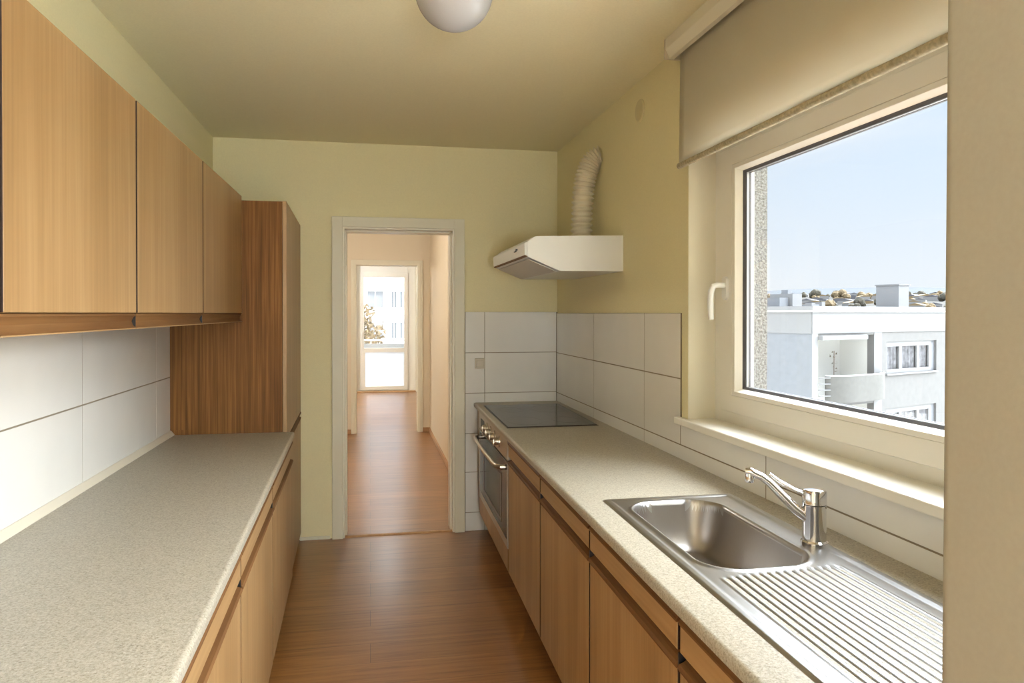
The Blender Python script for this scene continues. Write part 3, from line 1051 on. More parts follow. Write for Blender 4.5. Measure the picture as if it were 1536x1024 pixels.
# ------------------------------------------------------------------ sink
def sstep(a, b, x):
    t = min(1, max(0, (x - a) / (b - a)))
    return t * t * (3 - 2 * t)
def sdrr(x, y, cx_, cy_, hx, hy, r):
    qx, qy = abs(x - cx_) - hx + r, abs(y - cy_) - hy + r
    return math.hypot(max(qx, 0), max(qy, 0)) + min(max(qx, qy), 0) - r
t = thing('kitchen_sink', (0.97, 1.6, 0.885), 'stainless steel inset sink with single basin and ribbed drainboard', 'sink')
SX0, SX1, SY0, SY1 = 0.748, 1.205, 0.86, 2.335
BC = (0.955, 1.955, 0.146, 0.318, 0.10)
def sink_z(x, y):
    d = sdrr(x, y, (SX0 + SX1) / 2, (SY0 + SY1) / 2, (SX1 - SX0) / 2, (SY1 - SY0) / 2, 0.02)  # negative inside
    z = 0.8855 + 0.0045 * sstep(0.0, 0.008, -d)
    z -= 0.004 * sstep(0.020, 0.034, -d)                       # recessed deck
    b = sdrr(x, y, *BC)
    z += 0.0035 * math.exp(-((b - 0.008) / 0.008) ** 2)        # raised basin lip
    if b < 0.004:
        z -= 0.15 * (1 - (1 - min(1.0, (0.004 - b) / 0.085)) ** 3.2)
        z -= 0.012 * sstep(0.05, 0.2, -b)
    # drainboard ribs
    k = (x - 0.812) / 0.0215
    if -0.5 < k < 15.5 and y < 1.70:
        end = 1.600 + 0.028 * math.sin(max(0, min(1, (k) / 15)) * PI * 0.5)
        m = sstep(0.0, 0.02, end - y) * sstep(0.0, 0.02, y - 0.90)
        m *= sstep(-0.5, 0.0, k) * sstep(-0.5, 0, 15 - k)
        # fade where the basin bulges in
        m *= sstep(0.018, 0.034, b)
        z += m * (0.0017 * math.cos(2 * PI * k) - 0.0004)
    return z
bm_t, bm_b = B(), B()
dx = 0.0031
nx, ny = int((SX1 - SX0) / dx), int((SY1 - SY0) / (dx * 1.5))
def gridpart(cond):
    bm = B()
    V = {}
    def gv(i, j):
        if (i, j) not in V:
            x = SX0 + (SX1 - SX0) * i / nx
            y = SY0 + (SY1 - SY0) * j / ny
            z = sink_z(x, y)
            xs = x + KR * 1.0 * (y - 2.335) * 1.0
            V[(i, j)] = bm.verts.new((xs, y, z))
        return V[(i, j)]
    for i in range(nx):
        for j in range(ny):
            x = SX0 + (SX1 - SX0) * (i + 0.5) / nx
            y = SY0 + (SY1 - SY0) * (j + 0.5) / ny
            if cond(sdrr(x, y, *BC)):
                bm.faces.new((gv(i, j), gv(i + 1, j), gv(i + 1, j + 1), gv(i, j + 1)))
    return bm
o1 = obj('drainboard', gridpart(lambda b: b >= 0.0), ss, t, True, sharp=80)
o2 = obj('basin', gridpart(lambda b: b < 0.0), ss_basin, t, True, sharp=80)
bm = B(); lathe(bm, [(0.001, 0.0025), (0.028, 0.0025), (0.034, 0.004), (0.042, 0.003), (0.044, 0.0005)], (0.955, 1.955, 0.7235), 32)
obj('drain_strainer', bm, chrome, o2, True)

# tap
TX, TY = 1.165, 1.790
t = thing('kitchen_tap', (TX, TY, 0.886), 'chrome single-lever mixer tap standing on the rear edge of the sink', 'tap')
bm = B(); lathe(bm, [(0.035, 0.0005), (0.035, 0.006), (0.0305, 0.010), (0.0300, 0.102), (0.0308, 0.104)], (TX, TY, 0.8865), 40); body = obj('body', bm, chrome, t, True)
bm = B(); lathe(bm, [(0.0290, 0.1045), (0.0312, 0.106), (0.0312, 0.138), (0.028, 0.144), (0.012, 0.147)], (TX, TY, 0.8865), 40); cap = obj('lever_cap', bm, chrome, t, True)
dirv = Vector((1.0165 - TX, 1.86 - TY, 0)).normalized()
side = Vector((-dirv.y, dirv.x, 0))
L = (Vector((1.0165, 1.86, 0)) - Vector((TX, TY, 0))).length
def tp(a, z, s_=0):
    return Vector((TX, TY, 0)) + dirv * a + side * s_ + Vector((0, 0, z))
bm = B()
tube(bm, [tp(0.02, 0.955), tp(0.05, 0.978), tp(0.09, 1.018), tp(0.115, 1.043), tp(0.135, 1.057), tp(0.155, 1.065), tp(L, 1.070), tp(L + 0.012, 1.069)], [0.020, 0.018, 0.0155, 0.014, 0.0135, 0.0135, 0.0135, 0.011], 20, flat=0.8)
obj('spout', bm, chrome, t, True)
bm = B(); lathe(bm, [(0.011, 0.0), (0.0122, 0.002), (0.0122, 0.018), (0.011, 0.024)], tp(L + 0.001, 1.040), 24); obj('aerator', bm, chrome, t, True)
bm = B()
for s_ in (-0.008, 0.008):
    tube(bm, [tp(0.018, 1.014, s_ * 1.4), tp(0.05, 1.026, s_ * 1.2), tp(0.09, 1.048, s_), tp(0.113, 1.066, s_ * 0.4)], [0.0042, 0.004, 0.0036, 0.003], 12)
obj('lever', bm, chrome, cap, True)

# ------------------------------------------------------------------ cooker hood
t = thing('cooker_hood', (1.1, 4.2, 1.72), 'white cooker hood with slanted front on the wall above the hob', 'hood')
HY_0, HY_1 = 3.685, 4.66
bm = B()
prof = [(1.2955, 1.905), (0.826, 1.893), (0.782, 1.862), (0.785, 1.789), (0.959, 1.716), (1.2955, 1.719)]
prism(bm, prof, HY_0, HY_1)
bmesh.ops.bevel(bm, geom=[e for e in bm.edges if e.calc_length() < 5 and all(v.co.x < 1.29 for v in e.verts)], offset=0.003, segments=2, affect='EDGES')
hbody = obj('body', bm, enamel, t)
bm = B()
prism(bm, [(0.781, 1.863), (0.770, 1.856), (0.773, 1.796), (0.784, 1.792)], HY_0 + 0.0, HY_1)
bmesh.ops.bevel(bm, geom=list(bm.edges), offset=0.002, segments=2, affect='EDGES')
fp = obj('front_panel', bm, enamel, t)
bm = B(); prism(bm, [(0.782, 1.793), (0.774, 1.7955), (0.776, 1.789), (0.785, 1.787)], HY_0 + 0.004, HY_1 - 0.004); obj('seam', bm, rail_m, t)
bm = B()
box(bm, 0.766, 0.772, 3.90, 3.95, 1.828, 1.834, 0.001); box(bm, 0.764, 0.772, 3.87, 3.90, 1.834, 1.842, 0.001)
obj('slide_switch', bm, black_m, fp)
bm = B(); prism(bm, [(0.80, 1.779), (0.945, 1.7185), (0.943, 1.716), (0.798, 1.7765)], HY_0 + 0.04, HY_1 - 0.04); obj('filter_grille', bm, plain('filter_cover', (216, 212, 204), 0.45), t)
# corrugated duct
def bez(p0, p1, p2, p3, t_):
    u = 1 - t_
    return p0 * u ** 3 + p1 * 3 * u * u * t_ + p2 * 3 * u * t_ * t_ + p3 * t_ ** 3
P0, P1, P2, P3 = Vector((1.195, 4.12, 1.904)), Vector((1.20, 4.12, 2.17)), Vector((1.20, 4.12, 2.37)), Vector((1.300, 4.09, 2.400))
pts, rr = [], []
N = 22 * 8
for i in range(N + 1):
    tt = i / N
    pts.append(bez(P0, P1, P2, P3, tt))
    rr.append(0.057 + 0.0075 * math.cos(2 * PI * i / 8))
bm = B(); tube(bm, pts, rr, 28)
obj('duct_hose', bm, hose_m, t, True, sharp=80)

# vent cover disc
t = thing('vent_cover', (XR, 3.435, 2.485), 'round painted cover disc high on the wall above the duct', 'cover')
bm = B(); lathe(bm, [(0.055, 0.0), (0.055, -0.006), (0.051, -0.010), (0.02, -0.012), (0.002, -0.012)], (XR, 3.435, 2.485), 40, axis='x')
obj('disc', bm, plain('cover_paint', (216, 204, 160), 0.6), t, True)

# wall switch
t = thing('wall_switch', (0.745, YE - 0.006, 1.155), 'small beige square switch on the tiles beside the doorway', 'switch')
bm = B(); box(bm, 0.708, 0.780, YE - 0.016, YE - 0.0065, 1.118, 1.190, 0.004); sp = obj('plate', bm, grey_plastic, t)
bm = B(); box(bm, 0.720, 0.768, YE - 0.022, YE - 0.0165, 1.130, 1.178, 0.003); obj('rocker', bm, grey_plastic, t)

# ceiling lamp
t = thing('ceiling_lamp', (0.263, 2.35, ZC), 'unlit white opal globe lamp on the kitchen ceiling', 'lamp')
bm = B(); lathe(bm, [(0.075, 0), (0.075, -0.018), (0.07, -0.022)], (0.263, 2.35, ZC), 40); obj('base', bm, enamel, t, True)
bm = B()
R = 0.124
pr = [(max(0.002, R * math.sin(a)), 2.521 - ZC + R * math.cos(a)) for a in [0.62 + (PI - 0.62) * k / 22 for k in range(23)]]
lathe(bm, pr, (0.263, 2.35, ZC), 48); obj('lamp_shade', bm, opal, t, True)

# ------------------------------------------------------------------ wall cabinets left
gU = 'oak wall cabinets along the left wall'
for ya, yb, lb in ((3.085, 3.985, 'oak wall cabinet farthest from the camera, next to the tall brown cabinet'),
                   (2.243, 3.085, 'middle oak wall cabinet above the left worktop'),
                   (1.463, 2.243, 'large oak wall cabinet in the upper left corner of the photo'),
                   (0.83, 1.463, 'oak wall cabinet nearest the camera, only its edge showing at the left frame')):
    t = thing('wall_cabinet', (-0.81, (ya + yb) / 2, 1.458), lb, 'cabinet', gU)
    bm = B(); box(bm, XL + 0.001, -0.664, ya + 0.001, yb - 0.001, 1.498, 2.096); obj('carcass', bm, gap_dark, t)
    bm = B(); box(bm, -0.662, -0.642, ya + 0.0065, yb - 0.0065, 1.501, 2.098, 0.002); dd = obj('door', bm, (oak_v, gap_dark), t)
    bm = B()
    prism(bm, [(-0.648, 1.4995), (-0.645, 1.494), (-0.652, 1.488), (-0.656, 1.478), (-0.652, 1.466), (-0.644, 1.460), (-0.648, 1.457), (-0.70, 1.457), (-0.70, 1.4975), (-0.662, 1.4995)], ya + 0.003, yb - 0.002)
    obj('grip_rail', bm, rail_m, t, True)
    bm = B(); box(bm, -0.652, -0.6425, ya + 0.003, yb - 0.002, 1.4565, 1.4595, 0.001); obj('lower_lip', bm, oak_h, t)
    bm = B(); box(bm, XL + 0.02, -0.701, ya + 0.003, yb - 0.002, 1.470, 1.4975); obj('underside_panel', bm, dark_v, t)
    bm = B(); box(bm, -0.66, -0.6465, ya + 0.0002, ya + 0.0028, 1.46, 1.50); obj('rail_end', bm, black_m, t)

# tall cabinet
t = thing('tall_cabinet', (-0.7, 4.5, 0), 'tall dark brown sided cabinet with oak doors at the end of the left row', 'cabinet')
bm = B()
def TLt(v):
    v = Vector(v)
    if v.x > -0.9: v.x += KL * (v.y - 4)
    return v
box(bm, XL + 0.001, -0.446, 3.994, YE - 0.001, 0.0, 2.078, 0.0, TLt)
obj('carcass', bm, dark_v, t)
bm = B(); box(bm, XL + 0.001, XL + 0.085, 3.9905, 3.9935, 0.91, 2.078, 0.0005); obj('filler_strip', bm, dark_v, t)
bm = B(); box(bm, -0.445, -0.424, 3.996, YE - 0.004, 0.852, 2.080, 0.002, TLt); dd = obj('door', bm, oak_v, t)
bm = B(); box(bm, -0.445, -0.424, 3.996, YE - 0.004, 0.05, 0.806, 0.002, TLt); dd2 = obj('door', bm, oak_v, t)
bm = B(); prism(bm, [(-0.422, 0.851), (-0.421, 0.842), (-0.431, 0.834), (-0.436, 0.826), (-0.445, 0.826), (-0.445, 0.851)], 3.998, YE - 0.006, TLt); obj('grip_rail', bm, rail_m, dd)
bm = B(); prism(bm, [(-0.422, 0.807), (-0.421, 0.814), (-0.431, 0.820), (-0.436, 0.8255), (-0.445, 0.8255), (-0.445, 0.807)], 3.998, YE - 0.006, TLt); obj('grip_rail', bm, rail_m, dd2)

# ------------------------------------------------------------------ OUTSIDE
bm = B()
n = 24
# ground of the yard and street far below, made pale to bounce daylight indoors
box(bm, -1200, 2400, -1600, 2400, -12.5, -12)
g = struct('ground', bm, plain('yard_ground', (235, 232, 224), 1.0, vary=0.2), 'paved yard and street far below the flat', 'ground')

# apartment block opposite, seen through the kitchen window
O = Vector((17.139, 26.550, 0)); U = Vector((0.93158, 0.36348, 0)); Nn = Vector((0.36348, -0.93158, 0)); Vv = -Nn
def TF(v):
    """(s along facade, t into building, z)"""
    v = Vector(v)
    t_ = v.y
    return O + U * v.x + (Vv if t_ >= 0 else -Nn) * t_ + Vector((0, 0, v.z))
def TFn(v):
    v = Vector(v)
    return O + U * v.x - Nn * v.y + Vector((0, 0, v.z))
ab = thing('apartment_building', tuple(O + Vector((5, 5, -12))), 'white flat-roofed apartment block seen through the kitchen window', 'building')
W_ = 24.0
floors = (0.0, -2.9, -5.8, -8.7)
holes = []
for fz in floors:
    holes.append((0.36, 4.19, fz - 2.1, fz + 0.6))
    holes.append((5.13, 9.1, fz - 1.12, fz + 0.27))
bm = B(); holed(bm, 0.001, W_, -12, 1.55, [(h[0], h[1], h[2], h[3]) for h in holes], 0.0, 0.3, 'y', TFn)
obj('facade_wall', bm, fac_grey, ab)
bm = B()
box(bm, 0.0, W_, -0.04, 0.0, 0.69, 1.55, T=TFn)
box(bm, 0.0, 0.36, -0.03, 0.0, -12, 0.69, T=TFn)
box(bm, 4.19, 4.75, -0.02, 0.0, -12, 0.69, T=TFn)
obj('facade_band', bm, fac_white, ab)
# side wall and body
bm = B()
A = [TF((0, 0, z)) for z in (-12, 1.55)]
def poly(bm, P): bm.faces.new([bm.verts.new(p) for p in P])
C0, C1 = O, O + Vv * 16
bx = [C0 + Nn * 0.0, C1, C1 + U * W_, C0 + U * W_]
back = C0 - Nn * 2.6
pts2 = [C0 + U * 0.02, C0 + Vv * 16, C0 + Vv * 16 + U * W_, C0 + U * W_ - Nn * 2.2, C0 + U * 0.25 - Nn * 2.2]
# side wall slab
sw = [C0, C0 + Vv * 16, C0 + Vv * 16 + U * 0.3, C0 + U * 0.3]
def extr(bm, P, z0, z1):
    a = [bm.verts.new((p.x, p.y, z0)) for p in P]; b = [bm.verts.new((p.x, p.y, z1)) for p in P]
    for i in range(len(P)):
        j = (i + 1) % len(P)
        bm.faces.new((a[i], a[j], b[j], b[i]))
    bm.faces.new(a[::-1]); bm.faces.new(b)
extr(bm, sw, -12, 0.69)
obj('side_wall', bm, fac_side, ab)
bm = B()
swb = [C0 - U * 0.04, C0 + Vv * 16 - U * 0.04, C0 + Vv * 16 + U * 0.3, C0 + U * 0.3]
extr(bm, swb, 0.69, 1.55)
obj('side_band', bm, fac_white, ab)
bm = B()
core = [C0 - Nn * 1.8 + U * 0.2, C0 - Nn * 1.8 + U * W_, C0 + Vv * 16 + U * W_, C0 + Vv * 16 + U * 0.2]
extr(bm, core, -12, 1.5)
obj('core', bm, fac_grey, ab)
bm = B()
roof = [C0 + Nn * 0.12 - U * 0.12, C0 + Nn * 0.12 + U * W_, C0 + Vv * 16 + U * W_, C0 + Vv * 16 - U * 0.12]
extr(bm, roof, 1.55, 1.62)
obj('cornice', bm, band_m, ab)
bm = B()
roof2 = [C0 + Nn * 0.16 - U * 0.16, C0 + Nn * 0.16 + U * W_, C0 + Vv * 16 + U * W_, C0 + Vv * 16 - U * 0.16]
extr(bm, roof2, 1.62, 1.78)
obj('roof_edge', bm, fac_white, ab)
bm = B()
for k in range(2):
    pass
box(bm, 0, 0.12, 0, 0.12, -0.07, 0.07)
for v in bm.verts:
    v.co = Vector((v.co.x * 1.0, v.co.y, v.co.z))
p_ = C0 + Vv * 2.9 - U * 0.06
for v in bm.verts: v.co = Vector((p_.x + v.co.x * 0.6, p_.y + v.co.y * 2.4, 1.1 + v.co.z))
obj('side_vent', bm, gasket_m, ab)

def block_window(fz):
    s0, s1, z0, z1 = 5.13, 9.1, fz - 1.12, fz + 0.27
    bm = B()
    cols = [(s0 + 0.12, s0 + 1.05), (s0 + 1.25, s0 + 2.45), (s0 + 2.65, s0 + 3.42)]
    holed(bm, s0, s0 + 3.6, z0, z1, [(a, b, z0 + 0.18, z1 - 0.22) for a, b in cols], 0.05, 0.14, 'y', TFn)
    wf = obj('window', bm, fac_white, ab)
    bm = B(); box(bm, s0 - 0.05, s1, -0.08, 0.05, z0 - 0.07, z0, T=TFn); obj('sill', bm, fac_white, wf)
    bm = B(); box(bm, s0 + 3.6, s1 + 0.02, 0.1, 0.16, z0, z1, T=TFn); obj('shutter_panel', bm, fac_side, wf)
    for a, b in cols:
        bm = B(); box(bm, a - 0.02, b + 0.02, 0.09, 0.095, z0 + 0.16, z1 - 0.2, T=TFn); obj('pane', bm, glass_m, wf)
        bm = B()
        nn_ = int((b - a) * 40)
        top, bot = [], []
        for i in range(nn_ + 1):
            s = a + (b - a) * i / nn_
            dd_ = 0.18 + 0.03 * math.sin(i * 1.1 + fz) + 0.012 * math.sin(i * 2.7)
            top.append(bm.verts.new(TFn((s, dd_, z1 - 0.2)))); bot.append(bm.verts.new(TFn((s, dd_ + 0.01, z0 + 0.16))))
        for i in range(nn_):
            bm.faces.new((top[i], top[i + 1], bot[i + 1], bot[i]))
        cu = obj('curtain', bm, curt_m, wf, True, sharp=90)
    bm = B(); box(bm, s0, s1, 0.28, 0.30, z0, z1, T=TFn); obj('dark_room', bm, pane_dark, wf)
for fz in floors: block_window(fz)

for k, fz in enumerate(floors):
    # loggia: floor slab, side/back walls, door, screen
    bm = B()
    box(bm, 0.36, 4.19, 0.3, 1.75, fz - 2.15, fz - 2.05, T=TFn)
    box(bm, 0.30, 0.36, 0.3, 1.75, fz - 2.1, fz + 0.6, T=TFn)
    box(bm, 4.19, 4.25, 0.3, 1.75, fz - 2.1, fz + 0.6, T=TFn)
    lg = obj('loggia', bm, loggia_m, ab)
    bm = B(); holed(bm, 0.36, 4.19, fz - 2.05, fz + 0.6, [(1.25, 2.0, fz - 2.0, fz + 0.30)], 1.60, 1.75, 'y', TFn); obj('loggia_back_wall', bm, loggia_m, lg)
    bm = B(); holed(bm, 1.15, 2.25, fz - 2.04, fz + 0.42, [(1.27, 1.98, fz - 1.95, fz + 0.29)], 1.52, 1.60, 'y', TFn); df = obj('balcony_door', bm, white_pvc, lg)
    bm = B(); box(bm, 1.25, 2.0, 1.62, 1.64, fz - 2.0, fz + 0.30, T=TFn); obj('pane', bm, pane_lit, df)
    if k == 0:
        bm = B(); box(bm, 0.36, 3.4, -0.25, 0.3, 0.42, 0.60, 0.02, TFn); obj('awning_box', bm, fac_white, lg)
    # curved screen
    bm = B()
    pr = []
    for i in range(17):
        u = i / 16
        s = 0.75 + (4.68 - 0.75) * u
        out_ = -0.55 * (1 - abs(2 * u - 1) ** 4) - 0.12
        pr.append((s, out_))
    inner = [(s, o_ + 0.05) for s, o_ in pr]
    poly_ = pr + inner[::-1]
    a = [bm.verts.new(TFn((s, o_, fz - 2.08))) for s, o_ in poly_]
    b = [bm.verts.new(TFn((s, o_, fz - 1.02))) for s, o_ in poly_]
    m_ = len(poly_)
    for i in range(m_):
        j = (i + 1) % m_
        bm.faces.new((a[i], a[j], b[j], b[i]))
    h_ = len(pr)
    for i in range(h_ - 1):
        bm.faces.new((a[i], a[i + 1], a[m_ - 2 - i], a[m_ - 1 - i])); bm.faces.new((b[i], b[m_ - 1 - i], b[m_ - 2 - i], b[i + 1]))
    scn = obj('balcony_screen', bm, par_m, lg, True)
    bm = B(); tube(bm, [TFn((s, o_ + 0.02, fz - 1.0)) for s, o_ in pr], 0.03, 8); obj('top_rail', bm, band_m, scn, True)
    bm = B()
    for q in range(4):
        tube(bm, [TFn((0.40, -0.05, fz - 1.08 - 0.24 * q)), TFn((0.85, -0.25, fz - 1.08 - 0.24 * q))], 0.03, 6)
    obj('side_railing', bm, fac_white, lg)
# rooftop boxes: a lift house and small chimneys (parts of the block)
def rbox(name, s0, s1, t0, t1, z0, z1, m):
    bm = B(); box(bm, s0, s1, t0, t1, z0, z1, T=TF); return obj(name, bm, m, ab)
rbox('lift_house', 11.17, 12.08, 3.0, 4.22, 1.78, 2.93, fac_white)
rbox('lift_house_roof', 11.12, 12.13, 2.95, 4.27, 2.93, 2.99, fac_white)
rbox('roof_access_box', 6.75, 7.5, 6.0, 7.4, 1.78, 2.50, fac_white)
rbox('roof_access_box', 6.0, 6.7, 6.2, 7.6, 1.78, 2.30, fac_side)
rbox('chimney', 6.9, 7.2, 6.4, 6.8, 2.50, 2.70, fac_side)
rbox('chimney', 8.3, 8.6, 6.0, 6.4, 1.78, 2.05, fac_white)
rbox('chimney', 8.9, 9.8, 6.6, 7.0, 1.78, 1.98, fac_side)
rbox('chimney', 10.0, 10.3, 6.6, 7.0, 1.78, 2.1, fac_white)

# plant on the opposite top balcony
bm = B()
for i in range(26):
    z = -1.0 + random.random() * 0.95
    c = TFn((2.75 + random.uniform(-0.14, 0.14), 0.9 + random.uniform(-0.12, 0.12), z))
    a = Vector((random.uniform(-1, 1), random.uniform(-1, 1), random.uniform(-0.3, 1))).normalized() * 0.09
    b = a.cross(Vector((0, 0, 1))).normalized() * 0.04
    bm.faces.new([bm.verts.new(c - b), bm.verts.new(c + a * 0.5 - b * 0.2), bm.verts.new(c + a), bm.verts.new(c + b)])
pl = thing('balcony_plant', tuple(TFn((2.75, 0.9, -2.05))), 'thin dry plant standing on the top balcony of the opposite block', 'plant')
obj('foliage', bm, tan_leaf, pl)
bm = B(); tube(bm, [TFn((2.75, 0.9, -1.8)), TFn((2.76, 0.9, -0.1))], 0.015, 6); obj('stem', bm, bark_m, pl)
bm = B(); lathe(bm, [(0.13, 0), (0.17, 0.28), (0.15, 0.28)], TFn((2.75, 0.9, -2.05)), 16); obj('pot', bm, band_m, pl)

# ---- distant town on a slope and hills, direction of the window
def polar(az, r, z=0):
    """az from +y towards +x in degrees"""
    a = math.radians(az)
    return Vector((r * math.sin(a), r * math.cos(a), z))
def fbm(a, seed=0):
    return math.sin(a * 0.9 + seed) * 0.5 + math.sin(a * 2.1 + 1.3 * seed) * 0.3 + math.sin(a * 5.3 + 2 * seed) * 0.12
def slope_h(r, az):
    u = (r - 100) / 800
    return -12.2 + 32.5 * max(0, u) ** 0.75 + 1.2 * min(1, max(0, u) * 8) * fbm(az * 0.6 + r * 0.01, 1)
bm = B()
NA, NR = 100, 26
G = []
for i in range(NA + 1):
    az = 5 + 145 * i / NA
    row = []
    for j in range(NR + 1):
        r_ = 100 + 800 * (j / NR) ** 1.3
        row.append(bm.verts.new(polar(az, r_, slope_h(r_, az))))
    G.append(row)
for i in range(NA):
    for j in range(NR):
        bm.faces.new((G[i][j], G[i + 1][j], G[i + 1][j + 1], G[i][j + 1]))
s_ = obj('town_slope', bm, town_m, smooth=True); tag(s_, 'distant built-up slope beyond the roof', 'terrain', kind='structure')
bm = B()
G = []
for i in range(121):
    az = 2 + 150 * i / 120
    hgt = 1.5 + 1500 * (0.0285 + 0.0045 * fbm(az * 0.16, 2) + 0.001 * fbm(az, 5))
    G.append([bm.verts.new(polar(az, 900, -20)), bm.verts.new(polar(az, 1500, hgt)), bm.verts.new(polar(az, 1900, -20))])
for i in range(120):
    for j in range(2):
        bm.faces.new((G[i][j], G[i + 1][j], G[i + 1][j + 1], G[i][j + 1]))
s_ = obj('hills', bm, hill_m, smooth=True); tag(s_, 'hazy low hills along the horizon', 'hills', kind='structure')

PLACED = []
def free_spot(rmin, rmax, need, a0=26, a1=48):
    for _ in range(400):
        az = random.uniform(a0, a1)
        r_ = random.uniform(rmin, rmax)
        sz = need * (0.6 + r_ / 500)
        c = polar(az, r_)
        if all((c - q).length > sz + s2 for q, s2 in PLACED):
            PLACED.append((c, sz))
            return az, r_
    return None
def house(i, az, r_, w_, d_, h_, m):
    z0 = slope_h(r_, az)
    c = polar(az, r_, 0)
    o = None
    a = math.radians(-az + random.uniform(-25, 25))
    bm = B(); box(bm, -w_ / 2, w_ / 2, -d_ / 2, d_ / 2, 0, h_)
    e = thing('distant_house', (c.x, c.y, z0 - 1), 'tiny distant house on the slope beyond the flat roof', 'building', 'distant houses on the slope')
    M = Matrix.Rotation(a, 4, 'Z')
    for v in bm.verts: v.co = M @ v.co + Vector((c.x, c.y, z0 - 1))
    obj('wall', bm, m, e)
    bm = B(); prism(bm, [(-w_ / 2 - 0.3, h_), (0, h_ + w_ * 0.14), (w_ / 2 + 0.3, h_)], -d_ / 2, d_ / 2)
    for v in bm.verts: v.co = M @ v.co + Vector((c.x, c.y, z0 - 1))
    obj('roof', bm, random.choice([grey_house, tan_house, grey_house]), e)
for i in range(150):
    rr_ = random.choice([(170, 320), (320, 620), (500, 850)])
    sp_ = free_spot(rr_[0], rr_[1], 6.0)
    if not sp_: continue
    az, r_ = sp_
    k = 0.6 + r_ / 500
    house(i, az, r_, random.uniform(3.5, 6) * k, random.uniform(4, 7.5) * k, random.uniform(2, 3.2) * (0.5 + k * 0.4), random.choice([pale_house, pale_house, tan_house, grey_house]))
for i in range(50):
    sp_ = free_spot(200, 850, 7.0, 49, 85)
    if not sp_: continue
    az, r_ = sp_
    k = 0.6 + r_ / 500
    house(i, az, r_, random.uniform(3.5, 6) * k, random.uniform(4, 7.5) * k, random.uniform(2, 3.2) * (0.5 + k * 0.4), random.choice([pale_house, tan_house, grey_house]))
# distant autumn trees
def far_tree(az, r_, s, m):
    z0 = slope_h(r_, az)
    c = polar(az, r_, z0)
    e = thing('distant_tree', tuple(c), 'tiny tan autumn tree on the distant slope', 'tree', 'distant trees on the slope')
    bm = B()
    for k in range(4):
        cc = c + Vector((random.uniform(-1, 1), random.uniform(-1, 1), 1.0 + random.uniform(-0.3, 0.5))) * s * 0.5
        bmesh.ops.create_icosphere(bm, subdivisions=2, radius=s * random.uniform(0.4, 0.6), matrix=Matrix.Translation(cc))
    for v in bm.verts:
        v.co += Vector((random.uniform(-1, 1), random.uniform(-1, 1), random.uniform(-1, 1))) * s * 0.07
    obj('foliage', bm, m, e)
    bm = B(); tube(bm, [c - Vector((0, 0, 0.5)), c + Vector((0, 0, s * 0.5))], s * 0.06, 6); obj('trunk', bm, bark_m, e)
for i in range(90):
    sp_ = free_spot(160, 800, 4.0)
    if not sp_: continue
    az, r_ = sp_
    far_tree(az, r_, (1.4 + 1.8 * random.random()) * (0.6 + r_ / 500), random.choice([tan_leaf, tan_leaf, green_leaf]))

# ---- beyond the balcony door
def TB(v):
    v = Vector(v); return Vector((v.x, v.y, v.z))
YB = 68
bb = thing('residential_building', (0, YB, -12), 'pale residential building seen through the far balcony door', 'building')
bm = B()
wins = []
for fz in (7.55, 4.75, 1.95, -0.85, -3.65):
    for wa, wb in ((-9.5, -7.5), (-6.0, -4.4), (-3.2, -1.5), (-0.3, 1.25), (1.85, 2.45), (2.6, 3.3), (5.0, 6.6), (8.0, 9.6)):
        wins.append((wa, wb, fz, fz + 1.6))
holed(bm, -18, 18, -12, 12, wins, YB, YB + 0.3, 'y'); box(bm, -18, 18, YB + 0.5, YB + 10, -12, 12)
obj('facade_wall', bm, far_white, bb)
for a, b, c, d in wins:
    m_ = (a + b) / 2
    bm = B(); holed(bm, a, b, c, d, [(a + 0.08, m_ - 0.04, c + 0.08, d - 0.08), (m_ + 0.04, b - 0.08, c + 0.08, d - 0.08)], YB + 0.1, YB + 0.18, 'y'); wo = obj('window', bm, far_white, bb)
    bm = B(); box(bm, a, b, YB + 0.2, YB + 0.25, c, d); obj('pane', bm, pane_dark, wo)
bm = B()
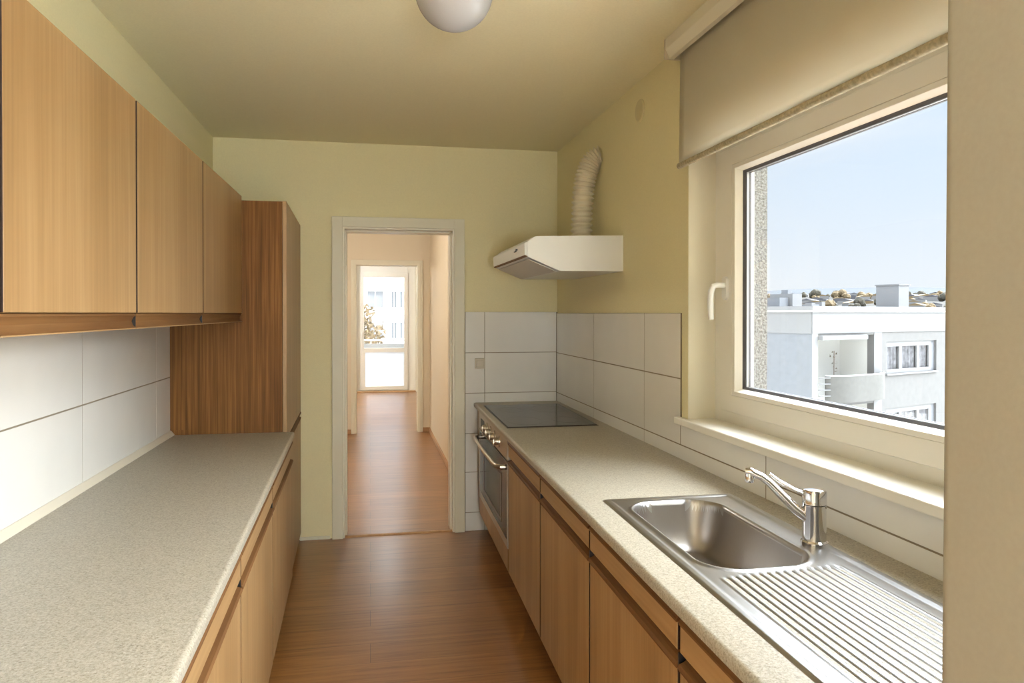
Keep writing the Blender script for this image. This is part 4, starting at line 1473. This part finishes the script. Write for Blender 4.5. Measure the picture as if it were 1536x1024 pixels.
for fz in (6.9, 4.1, 1.3, -1.5): box(bm, -18, 18, YB - 0.15, YB, fz - 0.06, fz + 0.06)
obj('floor_bands', bm, band_m, bb)
# railing and tree in front
tr = thing('autumn_tree', (-1.3, 34, -12), 'tan leafed tree outside the far balcony door', 'tree')
bm = B(); tube(bm, [(-1.5, 34, -12), (-1.4, 34, -6), (-1.3, 34, -1), (-1.2, 34, 1.5)], [0.3, 0.25, 0.18, 0.08], 10)
for k in range(10):
    z = -3 + k * 0.5
    a = random.uniform(0, 2 * PI)
    tube(bm, [(-1.35, 34, z), (-1.35 + math.cos(a) * 1.3, 34 + math.sin(a) * 1.3, z + 1.4)], [0.08, 0.02], 6)
obj('trunk', bm, bark_m, tr)
bm = B()
for i in range(10000):
    while True:
        p = Vector((random.uniform(-1, 1), random.uniform(-1, 1), random.uniform(-1, 1)))
        if p.length < 1: break
    c = Vector((-0.75 + p.x * 2.0 * (1 + 0.2 * math.sin(p.z * 9)), 34 + p.y * 2.0, -1.8 + p.z * 4.2 - abs(p.x) * 0.9))
    a = Vector((random.uniform(-1, 1), random.uniform(-1, 1), random.uniform(-1, 1))).normalized() * random.uniform(0.08, 0.15)
    b = a.orthogonal().normalized() * 0.07
    bm.faces.new([bm.verts.new(c - b), bm.verts.new(c + a), bm.verts.new(c + b), bm.verts.new(c - a)])
f_ = obj('foliage', bm, near_leaf, tr)
f_['kind'] = 'stuff'
# balcony slab and parapet outside the door
bp = thing('balcony', (0.3, 15.4, 0), 'white balcony parapet outside the far door', 'balcony', kind='structure')
bm = B(); box(bm, -2, 2.5, 14.7, 16.1, -0.25, -0.05); obj('slab', bm, fac_white, bp)
bm = B(); box(bm, -2, 2.5, 16.0, 16.1, -0.05, 0.85); obj('parapet', bm, fac_white, bp)
bm = B(); tube(bm, [(-2, 16.05, 0.93), (2.5, 16.05, 0.93)], 0.02, 8)
for k in range(10): tube(bm, [(-1.9 + k * 0.48, 16.05, 0.85), (-1.9 + k * 0.48, 16.05, 0.93)], 0.01, 6)
obj('handrail', bm, band_m, bp)
